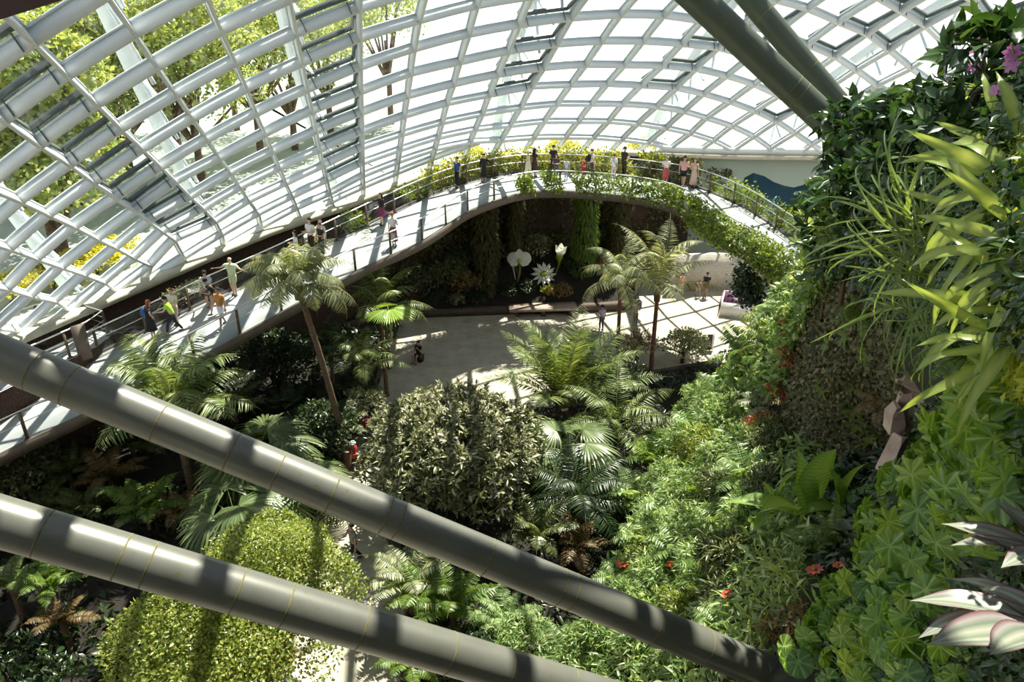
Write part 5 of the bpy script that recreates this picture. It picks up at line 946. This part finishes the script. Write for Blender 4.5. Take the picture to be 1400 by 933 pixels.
for i, (x, y, ln) in enumerate([(905, 640, 1.5), (880, 692, 1.4), (962, 600, 1.5), (1003, 636, 1.3), (935, 700, 1.3), (893, 752, 1.2), (978, 690, 1.2), (862, 802, 1.1), (912, 832, 1.0), (1012, 730, 1.0), (1034, 664, 1.1), (952, 764, 1.1), (985, 800, .9), (930, 880, .8), (1000, 870, .65)]):
    p, nn = cpos(x, y, .6, .25); pp.append(fern('pinnate_plant', None, p, 12, ln, 'lacy' if i % 3 else 'fern', 660+i, 1, nn, npair=13, ll=ln*.3, lw=ln*.075, droop=80, group='pinnate leaved plants on the sunlit slope', cat='plant', hang=.1))
ordinals(pp, 'pinnate leaved plant rising from the sunlit slope', 1)
# broad upright leaves
bl = [strap_mesh('broad_leaf', 'begonia', .85, .25, e, 40, 70+q, .04, 60, .02, .42, .35, ribs=120) for q, e in enumerate((84, 62, 50))]
for i, (x, y, s, lab) in enumerate([(1108, 712, 2.2, 'tall plant with big broad upright green leaves in the middle of the cliff'), (1152, 700, 1.4, 'smaller broad leaved plant right behind the tall broad leaved one'), (1062, 705, 1.5, 'broad leaved plant with pale sunlit leaves left of the tall one')]):
    p, nn = cpos(x, y, .85, .05); root = empty('broad_leaf_plant', p, 0, 1, lab, 'plant'); 
    for q, (a, tl, k) in enumerate([(-1.57, .15, 0), (-2.4, -.3, 1), (-.6, -.3, 1), (2.9, -.55, 2), (.15, -.55, 2), (1.6, .0, 0), (-1.9, -.45, 2)]): part('broad_leaf', bl[k], root, (0, 0, 0), (.2*math.sin(q*2.1), -tl, a+i*.5), s*(1-.06*q))
    mb = MB(); tube(mb, [(0, 0, -.1), (0, 0, .1), (0, 0, .25)], [.05, .04, .02], 8); mb.obj('stem', M['stem'], root)
# spiky grassy rosette
p, nn = cpos(1092, 805, .6, .05); root = empty('spiky_rosette', p, 0, 1, 'spiky rosette of narrow pale blades below the lacy ferns', 'plant', None, nn); sm = [strap_mesh('blade', 'strap', .9, .035, 60, 60+20*q, 80+q, .02, 10, .03, .3, .3) for q in range(3)]
for q in range(20): part('blade', sm[q % 3], root, (0, 0, 0), (0, random.uniform(-.3, .4), q*2.4), random.uniform(.7, 1.1))
# big dark ribbed leaves near the top
p, nn = cpos(1275, 175, .6, .2); root = empty('giant_leaf_plant', p, 0, 1, 'plant with large dark drooping ribbed leaves near the top of the cliff', 'plant'); gl_ = strap_mesh('giant_leaf', 'glossy', 1.0, .5, 20, 70, 90, .12, 14, .05, .45, .2)
for q, (a, s) in enumerate([(3.5, 1.0), (4.2, .95), (2.9, .9), (5.0, .8), (.3, .8), (1.6, .7)]): part('giant_leaf', gl_, root, (0, 0, .25), (.2, .1*q-.2, a), s)
mb = MB(); tube(mb, [(0, 0, -.4), (0, 0, 0), (0, 0, .28)], .035, 6); mb.obj('stem', M['stem'], root)
p, nn = cpos(1395, 95, .6, .1); root = empty('giant_leaf_plant', p, 0, 1, 'dark wrinkled large leaf plant at the very top right', 'plant')
for q, (a, s) in enumerate([(3.3, .6), (4.2, .55), (5.2, .5), (2.2, .5)]): part('giant_leaf', gl_, root, (0, 0, .2), (.2, .1*q-.2, a), s)
mb = MB(); tube(mb, [(0, 0, -.3), (0, 0, 0), (0, 0, .22)], .03, 6); mb.obj('stem', M['stem'], root)
# flowers
def orchid_spray(label, px, py, n, leaf, h=.5, seed=0, fs=.035):
    p, nn = cpos(px, py, .7, .1); root = empty('orchid_spray', p, 0, 1, label, 'flower'); g = np.random.default_rng(seed); q = np.linspace(0, 1, 8)[:, None]; end = np.array([-.25*h+g.normal()*.08, -.1, h]); Pp = end*q+np.sin(q*PI)*[.06, 0, .05]; mb = MB(); tube(mb, Pp, np.linspace(.008, .004, 8), 5); mb.obj('stem', M['stem'], root)
    for k in range(n):
        c = Pp[-1]*(1-k*.09)+g.normal(size=3)*.04; mb = MB(); f = norm(np.array([-.5, -.8, .2])+g.normal(size=3)*.3); a0 = g.random()*6; fx = norm(np.cross([0, 0, 1.], f)); fy = np.cross(f, fx); D = np.array([fx*math.cos(a0+j*2*PI/5)+fy*math.sin(a0+j*2*PI/5) for j in range(5)]); scatter(mb, leaf_tpl(.62, 3, .1, .1, .55, .06), np.tile(c, (5, 1)), D, np.tile(f, (5, 1)), fs, 1, .6); mb.obj('flower', L[leaf], root)
    mb = MB(); D = rnd_dirs(9, g); D[:, 2] = np.abs(D[:, 2]); scatter(mb, T_BLADE, np.zeros((9, 3)), D, np.tile([0, 0, 1.], (9, 1)), .32, 1.3, .4); mb.obj('leaves', L['strap'], root)
for i, (x, y, n, lf, h, lab) in enumerate([(1342, 172, 6, 'pinkp', .75, 'magenta orchid spray high on the cliff, largest flowers'), (1384, 205, 5, 'pinkp', .6, 'magenta orchid spray nearest the right edge'), (1308, 150, 4, 'pinkp', .8, 'pale violet orchid spray against the glass at the cliff top'), (1335, 145, 4, 'white', .7, 'white orchid spray beside the magenta one'), (1230, 180, 4, 'white', .6, 'small white orchid spray above the glossy shrubs'), (1178, 305, 4, 'pinkp', .3, 'tiny pink flowers among the glossy ledge shrubs')]): orchid_spray(lab, x, y, n, lf, h, i, .05 if i < 4 else .06)
p, nn = cpos(1372, 130, .8, .1); root = empty('torch_bromeliad', p, 0, 1, 'orange red torch flower on a yellow green stalk at the cliff top', 'flower'); mb = MB(); tube(mb, [(0, 0, -.1), (-.02, 0, .15), (-.04, 0, .34)], [.018, .014, .012], 6); mb.obj('stalk', M['stem'], root)
g = np.random.default_rng(3); z = np.linspace(.22, .42, 22); a = np.arange(22)*2.4; mb = MB(); scatter(mb, T_BLADE, np.stack([-.04+0*z, 0*z, z], -1), np.stack([np.cos(a)*.5, np.sin(a)*.5, np.ones(22)], -1), np.stack([np.cos(a), np.sin(a), .3+0*a], -1), .1, 2, .5); mb.obj('flower_head', L['red'], root)
mb = MB(); D = np.stack([np.cos(a), np.sin(a), .35+.3*np.sin(a*3)], -1); scatter(mb, T_BLADE, np.zeros((22, 3)), D, np.tile([0, 0, 1.], (22, 1)), .36, 1.2, .6); mb.obj('leaves', L['strap'], root)
def red_flower(label, px, py, s, leaf='red', kind=0):
    p, nn = cpos(px, py, .6, .12); root = empty('red_flower', p, 0, 1, label, 'flower', None, nn); mb = MB(); tube(mb, [(0, 0, -.2), (0, 0, .1), (0, 0, .3*s+.1)], .008, 5); mb.obj('stem', M['stem'], root); mb = MB(); n = 9; a = np.arange(n)*2*PI/n; D = np.stack([np.cos(a), np.sin(a), .35+0*a], -1); scatter(mb, leaf_tpl(.5, 3, .1, .2, .5), np.tile([0, 0, .3*s+.1], (n, 1)), D, np.tile([0, 0, 1.], (n, 1)), .16*s, 1, np.linspace(.2, .8, n)); mb.obj('petals', L[leaf], root); mb = MB(); blob(mb, (0, 0, .33*s+.1), .035*s, 1); mb.obj('centre', M['stem'], root)
for x, y, s, lab in [(864, 796, 1.5, 'pinkish red flower head at the left foot of the sunlit slope'), (1136, 818, .8, 'bright coral flower in the middle of the round leaves'), (1016, 658, 1.2, 'dark red flower bud left of the pale broad leaves'), (932, 795, 1.1, 'small red flower right of the pinkish one'), (1165, 806, .5, 'tiny coral flower right of the bright coral flower'), (1010, 838, .8, 'faded pink flower above the end of upper strut'), (990, 795, .7, 'little orange flower on the lower slope')]: red_flower(lab, x, y, s)
rl = []
for i, (x, y, R) in enumerate([(1092, 462, .8), (1088, 500, .8), (1075, 548, .7), (1045, 590, .6), (1068, 870, .35), (1095, 862, .35), (1010, 760, .4)]):
    p, nn = cpos(x, y, .5, .05); rl.append(shrub('red_leaf_shrub', None, 'shrub', p-[0, 0, R*.3], R, 'redleaf' if i < 4 else 'rust', .16, int(420*R)+60, T_LANCE, 640+i, 5, .9, R*.5, .02, group='red leaved shrubs on the cliff', shell=.6))
ordinals(rl, 'reddish orange leaved shrub on the cliff', 1)
# pale pink slabs: rock above, narrow ones standing for light gaps in the hollow
def pinkslab(p, size, rz, seed):
    """angular broken slab: boxes cut with many random planes"""
    import bmesh
    g = random.Random(seed); bm = bmesh.new(); bmesh.ops.create_cube(bm, size=1); bmesh.ops.scale(bm, vec=size, verts=bm.verts)
    for _ in range(11):
        n = Vector((g.gauss(0, 1), g.gauss(0, 1), g.gauss(0, 1))).normalized(); d = sum(abs(n[i])*size[i]*.5 for i in range(3))*g.uniform(.62, .85)
        r = bmesh.ops.bisect_plane(bm, geom=bm.verts[:]+bm.edges[:]+bm.faces[:], plane_co=n*d, plane_no=n, clear_outer=True)
        e = [x for x in r['geom_cut'] if isinstance(x, bmesh.types.BMEdge)]
        if e: bmesh.ops.holes_fill(bm, edges=e)
    me = bpy.data.meshes.new('rock'); bm.to_mesh(me); bm.free(); me.materials.append(M['rockgap']); return part('rock_gap_slab', me, None, loc=p, rot=(g.uniform(-.15, .15), g.uniform(-.2, .2), rz))
pk = []
for i, (x, y, dd, sz) in enumerate([(1223, 575, 12.5, (.24, .3, .6)), (1221, 620, 12.4, (.2, .3, .75)), (1226, 660, 12.3, (.24, .3, .55)), (1240, 560, 12.6, (.24, .35, .9)), (1254, 548, 12.5, (.26, .35, .8)), (1268, 556, 12.4, (.3, .4, .7)), (1285, 545, 12.6, (.34, .4, .9)), (1272, 512, 12.0, (1.0, .6, .55)), (1292, 500, 11.9, (.8, .6, .4)), (1215, 690, 12.0, (.3, .4, 1.0))]):
    o = pinkslab(atd(x, y, dd), sz, .4*i, i); pk.append(tag(o, None, 'rock', 'pink rock and light gap slabs in the hollow'))
ordinals(pk, 'pale pink slab standing for rock and light gaps in the cliff hollow', 1)
# little pale plants dotted on the dark hollow wall
dl = []
for i, (x, y) in enumerate([(1165, 458), (1192, 482), (1140, 470), (1170, 522), (1130, 528), (1168, 555), (1175, 575), (1195, 610)]):
    p, nn = cpos(x, y, .2, .08); root = empty('wall_plant', p, 0, 1, None, 'plant', 'little pale plants on the dark hollow wall', nn); mb = MB(); g = np.random.default_rng(i); a = np.arange(6)*1.05+g.random(); D = np.stack([np.cos(a), np.sin(a), .45+0*a], -1); scatter(mb, T_OVAL, np.zeros((6, 3)), D, np.tile([0, 0, 1.], (6, 1)), .34, 1, .6); mb.obj('leaves', L['fern'], root); mb = MB(); tube(mb, [(0, 0, -.12), (0, 0, -.04), (0, 0, .02)], .012, 5); mb.obj('stem', M['stem'], root); dl.append(root)
ordinals(dl, 'small pale plant growing on the dark hollow wall', 1)

# ------------------------------------------------------------------ people
SKINS = {'light': mat('skin_light', (.62, .40, .29), .55), 'tan': mat('skin_tan', (.48, .28, .19), .55), 'brown': mat('skin_brown', (.3, .16, .1), .55)}
CM = {}
def cloth(c):
    if c not in CM: CM[c] = mat('cloth_%d' % len(CM), c, .85)
    return CM[c]
HAIR = {'black': (.012, .01, .009), 'brown': (.07, .035, .02), 'red': (.3, .09, .035), 'grey': (.5, .48, .46), 'bald': None}
EYE = mat('eye_dark', (.02, .015, .01), .3)
PEND = []
def skinobj(name, V, E, R, m, parent, sub=1, root=0):
    me = bpy.data.meshes.new(name); me.from_pydata([tuple(map(float, v)) for v in V], E, []);
    o = part(name, me, parent); sk = o.modifiers.new('skin', 'SKIN'); sk.use_smooth_shade = True
    if sub: s = o.modifiers.new('sub', 'SUBSURF'); s.levels = sub; s.render_levels = sub
    ly = me.skin_vertices[0].data
    for i, r in enumerate(R): ly[i].radius = (r, r) if np.isscalar(r) else r
    ly[root].use_root = True; me.materials.append(m); PEND.append(o); return o
def rot2(v, a): return np.array([v[0], v[1]*math.cos(a)-v[2]*math.sin(a), v[1]*math.sin(a)+v[2]*math.cos(a)])
def person(label, pos, yaw, top, bottom, hair='black', skin='light', H=1.7, pose='stand', arms=('down', 'down'), skirt=None, longhair=False, sleeve='short', shorts=False, hat=None, bag=None, lean=0, head=(0, 0), shoe=(.05, .05, .05), build=1.0, seed=0, strap=None, item=None, long_skirt=.55):
    """faces local +Y. lean = forward tilt of the trunk; arms: down, fwd, side, bent, phone, up"""
    s = H/1.72; root = empty('person', pos, yaw, s, label, 'person'); b = build; sk = SKINS[skin]; g = random.Random(seed)
    hip_z = .92; J = {}
    stride = {'stand': (.05, -.04), 'walk': (.32, -.28), 'sit': (0, 0), 'squat': (0, 0)}[pose]
    if pose == 'sit': hip_z = .48
    if pose == 'squat': hip_z = .34
    pel = np.array([0, 0, hip_z]); tilt = -lean
    def up(v): return pel+rot2(np.array(v, float), tilt)
    J['waist'] = up((0, 0, .16)); J['chest'] = up((0, .01, .36)); J['neck0'] = up((0, 0, .53)); hd = lean*.6+head[0]
    def hp(v): return J['neck0']+rot2(np.array(v, float), -hd)
    neck, jaw, skull, crown = hp((0, .01, .06)), hp((0, .035, .13)), hp((0, .01, .21)), hp((0, .0, .285))
    V = [pel, J['waist'], J['chest'], J['neck0'], neck, jaw, skull, crown]; R = [(.15*b, .11*b), (.13*b, .1*b), (.15*b, .105*b), .062, .052, .07, .088, .05]; E = [(0, 1), (1, 2), (2, 3), (3, 4), (4, 5), (5, 6), (6, 7)]
    def addv(p, r, frm): V.append(np.array(p, float)); R.append(r); E.append((frm, len(V)-1)); return len(V)-1
    legs = []
    for sg, st in ((-1, stride[0]), (1, stride[1])):
        hp_ = pel+np.array([sg*.085, 0, -.07])
        if pose in ('sit', 'squat'):
            kn = pel+np.array([sg*.13, .42 if pose == 'sit' else .34, .02 if pose == 'sit' else .2]); an = np.array([sg*.12, kn[1]+(.03 if pose == 'sit' else -.2), .08])
        else:
            an = np.array([sg*.09, st, .085+(.05 if st < -.1 else 0)]); kn = (hp_+an)/2+np.array([0, .05 if pose == 'stand' else .09, .01])
        i = addv(hp_, .088*b, 0); j = addv((hp_+kn)/2, .078*b, i); k = addv(kn, .056*b, j); c_ = addv(kn*.65+an*.35+np.array([0, -.015, 0]), .053*b, k); a = addv(an, .036, c_); h_ = addv(an+[0, .06, -.05], .034, a); addv(an+[0, .15, -.06], .028, h_); legs.append((hp_, kn, an))
    hands = []
    AR = []
    for sg, arm in zip((-1, 1), arms):
        sh = up((sg*.185*b, 0, .47)); L1, L2 = .29, .26
        d1, d2 = {'down': ((sg*.16, .02, -1), (sg*.05, .16, -1)), 'fwd': ((sg*.12, .55, -.85), (sg*-.1, .95, -.05)), 'side': ((sg*.85, .15, -.5), (sg*.9, .3, -.05)), 'bent': ((sg*.2, .05, -1), (sg*-.45, .85, .15)), 'phone': ((sg*.22, .35, -.9), (sg*-.5, .45, .85)), 'up': ((sg*.4, .5, .5), (sg*.05, .3, .95)), 'back': ((sg*.25, -.35, -.9), (sg*-.3, -.1, -.9))}[arm]
        el = sh+norm(np.array(d1))*L1; wr = el+norm(np.array(d2))*L2; i = addv(sh, .058*b, 2); u = addv((sh+el)/2, .047*b, i); e_ = addv(el, .038, u); f_ = addv(el*.6+wr*.4, .036, e_); w_ = addv(wr, .024, f_); dh = norm(np.array(d2)); pm = addv(wr+dh*.07, (.036, .02), w_); AR.append((sh, el, wr)); hands.append(wr+dh*.12)
        sd_ = norm(np.cross(dh, [sg*.3, .2, 1.])); cu = norm(np.cross(sd_, dh))*-.25
        for q in range(4):
            off = sd_*(q-1.5)*.019; ln = (.066, .075, .07, .055)[q]; p1 = wr+dh*.105+off*1.15; f1 = addv(p1, .0088, pm); f2 = addv(p1+(dh+cu)*ln*.5, .008, f1); addv(p1+(dh+cu*2.6)*ln*.95, .0065, f2)
        t1 = addv(wr+dh*.045-sd_*.04, .0095, pm); addv(wr+dh*.09-sd_*.06+cu*.03, .008, t1)
    addv(hp((0, .122, .175)), .011, 6)                     # nose
    for sg in (-1, 1): addv(hp((sg*.092, -.005, .185)), .016, 6)   # ears
    skinobj('body', V, E, R, sk, root)
    mb = MB()
    for sg in (-1, 1): blob(mb, hp((sg*.034, .087, .205)), .012, 1, 8, 6, 0)
    mb.obj('eyes', EYE, root)
    mb = MB(); blob(mb, hp((0, .094, .125)), (.026, .008, .008), 1, 8, 6, 0); mb.obj('mouth', mat('lips', (.35, .12, .1), .5) if 'lips' not in bpy.data.materials else bpy.data.materials['lips'], root)
    # hair: cap over the skull, optionally long at the back
    if HAIR.get(hair):
        hm = cloth(HAIR[hair]); mb = MB(); n, k = 7, 14; th = np.linspace(0, 1.75, n); a = np.arange(k)*2*PI/k; Vh = []
        for t in th:
            for x in a:
                fr = max(0, math.sin(x)); tt = t*(1-.42*fr**2); Vh.append(hp((.102*math.sin(tt)*math.cos(x), -.008+.112*math.sin(tt)*math.sin(x), .205+.108*math.cos(tt))))
        mb.add(Vh, [(i*k+j, i*k+(j+1) % k, (i+1)*k+(j+1) % k, (i+1)*k+j) for i in range(n-1) for j in range(k)]);
        if longhair:
            for q in np.linspace(-1, 1, 7): tube(mb, [hp((q*.08, -.075+.02*abs(q), .2)), hp((q*.1, -.1+.03*abs(q), .08)), hp((q*.1, -.115+.02*abs(q), -.06)), hp((q*.085, -.11, -.2))], [.03, .036, .032, .012], 6)
        mb.obj('hair', hm, root, smooth=True)
    if hat: mb = MB(); c0 = hp((0, .0, .24)); lathe(mb, [(.0, .09), (.07, .08), (.1, .03), (.108, -.01), (.16, -.02), (.16, -.028), (.1, -.02)], 14, c0); mb.obj('hat', cloth(hat), root, smooth=True)
    # top
    tv = [up((0, 0, -.1)), J['waist'], J['chest'], up((0, 0, .5))]; tr = [(.165*b, .128*b), (.152*b, .122*b), (.17*b, .125*b), .085]; te = [(0, 1), (1, 2), (2, 3)]
    if sleeve != 'none':
        for sh, el, wr in AR:
            tv.append(sh); tr.append(.078*b); te.append((2, len(tv)-1)); f = .6 if sleeve == 'short' else 1; tv.append(sh+(el-sh)*f); tr.append(.064 if sleeve == 'short' else .055); te.append((len(tv)-2, len(tv)-1))
            if sleeve == 'long': tv.append(wr-(wr-el)*.05); tr.append(.042); te.append((len(tv)-2, len(tv)-1))
    skinobj('top', tv, te, tr, cloth(top), root)
    if skirt:
        ln = long_skirt; mb = MB(); z0, z1 = hip_z+.12, hip_z-ln; lathe(mb, [(.125*b, z0), (.165*b, hip_z), (.19*b, (hip_z+z1)/2), (.23*b, z1), (.2*b, z1+.02)], 18, wob=.03); mb.obj('skirt', cloth(skirt), root, smooth=True)
    else:
        bv = [up((0, 0, .14)), pel]; br = [(.145*b, .115*b), (.165*b, .125*b)]; be = [(0, 1)]
        for hp_, kn, an in legs:
            bv.append(hp_); br.append(.1*b); be.append((1, len(bv)-1))
            if shorts: bv.append(hp_*.2+kn*.8); br.append(.088*b); be.append((len(bv)-2, len(bv)-1))
            else:
                bv.append(kn); br.append(.075*b); be.append((len(bv)-2, len(bv)-1)); bv.append(an+[0, 0, .02]); br.append(.055); be.append((len(bv)-2, len(bv)-1))
        skinobj('shorts' if shorts else 'trousers', bv, be, br, cloth(bottom), root)
    for hp_, kn, an in legs:
        mb = MB(); blob(mb, an+[0, .06, -.045], (.046, .13, .042), 2, 12, 8, .0); mb.obj('shoe', cloth(shoe), root, smooth=True)
    if strap:
        mb = MB(); tube(mb, [up((-.14, -.03, .53)), up((-.06, .13, .4)), up((.1, .14, .15)), up((.19, .02, .0)), up((.1, -.13, .15)), up((-.06, -.13, .4)), up((-.14, -.03, .53))], .014, 5); mb.obj('bag_strap', cloth(strap), root)
    if bag:
        m4 = root.matrix_basis; p = Vector(up((0, -.21, .3))); w_ = Matrix.LocRotScale(Vector([float(c) for c in pos]), Euler((0, 0, yaw)), Vector((s, s, s))) @ p
        br_ = empty('backpack', w_, yaw, s, bag[1], 'backpack'); mb = MB(); blob(mb, (0, 0, 0), (.16, .1, .23), 3, 14, 10, .05); mb.obj('pack', cloth(bag[0]), br_, smooth=True); mb = MB(); blob(mb, (0, -.09, -.06), (.12, .05, .11), 4, 12, 8, .04); mb.obj('front_pocket', cloth(bag[0]), br_, smooth=True)
        for sg in (-1, 1): mb = MB(); tube(mb, [(sg*.1, .08, .18), (sg*.12, .22, .22), (sg*.12, .33, .1), (sg*.1, .1, -.16)], .016, 5); mb.obj('shoulder_strap', cloth(bag[0]), br_)
    return root
def W(x, y): return on_walk(x, y)
def F_(x, y): return atz(x, y, 0)
person('woman in black dress with red hair reaching along the rail above the broad palm', W(210, 462), -1.2, (.012, .012, .015), (.02, .02, .02), 'red', 'light', 1.66, 'stand', ('down', 'side'), skirt=(.012, .012, .015), longhair=True, lean=.15, bag=((.03, .12, .3), 'blue backpack on the red haired woman in black'))
person('person in lime green T-shirt and dark trousers leaning sideways by the rail', W(241, 456), 1.9, (.45, .75, .06), (.012, .014, .02), 'black', 'light', 1.68, 'walk', ('fwd', 'side'), lean=.3)
person('red haired person in cream top holding something by the outer rail', W(243, 445), 2.8, (.75, .68, .58), (.5, .42, .33), 'red', 'light', 1.65, 'stand', ('bent', 'bent'), sleeve='short')
person('man in pale grey shirt with dark crossbody strap, back turned, at the rail', W(288, 422), .4, (.45, .5, .58), (.07, .07, .08), 'black', 'tan', 1.74, 'stand', ('fwd', 'fwd'), shorts=True, strap=(.02, .02, .03))
person('person in black top and tan shorts bending forward beside the grey shirted man', W(300, 429), 2.0, (.012, .012, .014), (.4, .3, .22), 'black', 'tan', 1.7, 'walk', ('bent', 'fwd'), shorts=True, lean=.55)
person('man in orange patterned shirt and white shorts walking on the near walkway', W(306, 447), 2.9, (.5, .22, .06), (.65, .68, .72), 'black', 'tan', 1.72, 'walk', ('down', 'bent'), shorts=True)
person('bald man in pale green shirt and shorts with both hands on the rail', W(322, 404), 2.9, (.55, .68, .42), (.52, .58, .36), 'bald', 'light', 1.78, 'stand', ('side', 'side'), shorts=True, build=1.12)
person('long haired woman in white top seen behind the tall palm crown', W(408, 361), 2.0, (.75, .75, .74), (.1, .09, .09), 'black', 'light', 1.62, 'stand', ('bent', 'bent'), longhair=True)
person('man in white shirt and dark maroon trousers standing by the rail', W(428, 348), 2.6, (.8, .8, .8), (.045, .018, .02), 'brown', 'light', 1.78, 'stand', ('bent', 'bent'), build=1.1)
person('white haired person in cream coat behind the man in white shirt', W(442, 347), 2.9, (.7, .66, .54), (.55, .5, .4), 'grey', 'light', 1.66, 'stand', ('down', 'down'), sleeve='long')
pr = person('man in black T-shirt and black trousers holding a white cup', W(442, 352), 2.4, (.014, .014, .02), (.012, .012, .016), 'brown', 'tan', 1.7, 'stand', ('bent', 'bent'), build=1.05)
m = Matrix.LocRotScale(pr.location, Euler((0, 0, 2.4)), Vector((pr.scale[0],)*3)); q = m @ Vector((-.02, .33, 1.06)); cp_ = empty('cup', q, label='white cup in the hands of the man in black', cat='cup'); mb = MB(); lathe(mb, [(0, 0), (.03, 0), (.042, .11), (.038, .11), (.028, .01)], 12); mb.obj('body', M['whiterim'], cp_); mb = MB(); lathe(mb, [(.044, .105), (.044, .118), (0, .122)], 12); mb.obj('lid', M['whiterim'], cp_)
person('long haired woman in dark top and maroon skirt leaning on the outer rail', W(523, 308), 2.3, (.02, .016, .02), (.2, .03, .07), 'brown', 'light', 1.66, 'stand', ('bent', 'side'), skirt=(.2, .03, .09), longhair=True, sleeve='long', long_skirt=.4)
person('red haired woman in white top and brown pinafore seen from behind', W(539, 337), -.3, (.75, .76, .75), (.2, .07, .05), 'red', 'light', 1.66, 'stand', ('down', 'bent'), skirt=(.22, .085, .065), long_skirt=.62)
person('man in blue T-shirt and black trousers standing on the walkway', W(626, 257), 2.3, (.02, .085, .28), (.014, .014, .018), 'brown', 'light', 1.76, 'stand', ('down', 'bent'), build=1.1)
person('woman in black dress with one arm on the outer rail', W(662, 250), 2.9, (.02, .017, .014), (.02, .017, .014), 'brown', 'light', 1.68, 'stand', ('side', 'down'), skirt=(.02, .017, .014), sleeve='long')
person('fair haired woman in cream and yellow clothes on the far walkway', W(722, 243), 1.5, (.7, .62, .4), (.6, .55, .4), 'brown', 'light', 1.62, 'stand', ('bent', 'down'), skirt=(.72, .68, .52), hat=(.7, .66, .58))
person('long haired person in dark brown dress beside the cream dressed woman', W(731, 242), -1.0, (.05, .03, .025), (.05, .03, .025), 'black', 'light', 1.68, 'stand', ('down', 'down'), skirt=(.05, .03, .025), longhair=True)
person('tall person in black standing at the outer rail of far walkway', W(756, 239), .3, (.02, .016, .018), (.02, .018, .02), 'black', 'light', 1.76, 'stand', ('down', 'bent'))
person('woman with long dark hair in front of the tall person in black', W(760, 246), 3.0, (.1, .06, .06), (.1, .1, .12), 'black', 'light', 1.5, 'stand', ('bent', 'bent'), longhair=True)
person('child in pale grey clothes on the far walkway', W(774, 246), 2.8, (.6, .64, .68), (.3, .34, .4), 'black', 'light', 1.3, 'stand', ('down', 'down'))
person('child in red top crouching on the far walkway', W(798, 245), 2.5, (.5, .03, .04), (.3, .03, .03), 'red', 'light', 1.3, 'stand', ('bent', 'bent'), lean=.4)
person('man in white shirt carrying a black backpack on the far walkway', W(808, 244), -1.2, (.75, .76, .72), (.06, .06, .07), 'brown', 'light', 1.72, 'stand', ('down', 'down'), bag=((.015, .015, .018), 'black backpack worn by the man in white shirt on the far walkway'))
person('person in white shirt with dark shoulder strap on the far walkway', W(838, 248), .2, (.75, .75, .72), (.5, .48, .44), 'brown', 'light', 1.58, 'stand', ('bent', 'down'), strap=(.05, .04, .04))
person('man with black cap and dark shirt at the far outer rail', W(852, 242), -.9, (.035, .027, .025), (.03, .025, .025), 'black', 'tan', 1.76, 'stand', ('down', 'bent'), hat=(.02, .02, .022))
person('person in white top and red skirt before the strolling couple', W(909, 252), 2.8, (.75, .73, .7), (.45, .08, .09), 'grey', 'light', 1.6, 'stand', ('bent', 'bent'), skirt=(.5, .1, .1))
person('man in pink shirt and black shorts, left one of the strolling couple', W(933, 256), -.4, (.72, .38, .36), (.012, .012, .016), 'brown', 'light', 1.76, 'walk', ('down', 'bent'), shorts=True, build=1.12)
person('woman in pale pink dress, right one of the strolling couple', W(947, 257), 2.8, (.72, .5, .42), (.6, .4, .35), 'brown', 'light', 1.68, 'stand', ('down', 'bent'), skirt=(.72, .5, .42), longhair=True, sleeve='none', long_skirt=.7)
person('dark haired woman in black sitting at the top of path behind the bushy tree', F_(573, 494), 2.6, (.02, .016, .016), (.02, .018, .02), 'black', 'tan', 1.66, 'sit', ('phone', 'bent'), shorts=True)
p = F_(573, 494); st = empty('seat_block', p, 2.6, label='small dark seat block under the sitting woman in black', cat='seat'); mb = MB(); box(mb, (0, -.02, .385), (.5, .4, .05)); mb.obj('top', M['brown'], st); mb = MB(); box(mb, (0, -.02, .18), (.42, .34, .36)); mb.obj('base', M['black'], st)
person('man with black backpack and brown shorts walking on the far right plaza', F_(964, 406), -.5, (.02, .02, .026), (.12, .065, .045), 'black', 'tan', 1.75, 'walk', ('down', 'down'), shorts=True, bag=((.012, .012, .014), 'black backpack worn by the man on the far right plaza'))
person('child in pinkish clothes walking left of the man with backpack', F_(954, 406), .2, (.5, .25, .25), (.6, .42, .38), 'brown', 'light', 1.2, 'walk', ('down', 'down'), shorts=True)
person('red haired person in orange top beyond the slender palms', F_(931, 404), .2, (.6, .4, .25), (.7, .62, .55), 'red', 'light', 1.6, 'stand', ('down', 'down'))
person('man in striped shirt and black trousers walking between the two grey struts', F_(486, 770), 2.2, (.24, .23, .23), (.014, .013, .013), 'black', 'tan', 1.75, 'walk', ('down', 'fwd'))
person('person in red shirt and white cap at the shaded edge of path', F_(487, 650), 1.2, (.5, .015, .03), (.02, .02, .02), 'black', 'tan', 1.66, 'stand', ('down', 'bent'), hat=(.7, .7, .7))
person('dark haired person in pale blue shirt on the path by the bushy tree', F_(522, 588), .3, (.42, .5, .66), (.05, .05, .08), 'black', 'tan', 1.66, 'stand', ('down', 'down'), longhair=True)
person('person in dark red top on the path behind the pale blue shirted one', F_(505, 610), .3, (.3, .03, .03), (.04, .04, .05), 'brown', 'tan', 1.64, 'walk', ('down', 'down'))
person('person with dark hat and violet striped top behind the stiff bright palm', F_(822, 452), .4, (.45, .38, .55), (.1, .08, .14), 'black', 'tan', 1.64, 'stand', ('down', 'down'), hat=(.02, .02, .03))
person('dark haired person in grey top right of the violet striped one', F_(868, 446), -.3, (.25, .22, .22), (.06, .05, .05), 'black', 'tan', 1.64, 'stand', ('down', 'bent'))
dg = bpy.context.evaluated_depsgraph_get()
for o in PEND:
    me = bpy.data.meshes.new_from_object(o.evaluated_get(dg)); o.modifiers.clear(); o.data = me
    me.polygons.foreach_set('use_smooth', np.ones(len(me.polygons), bool))
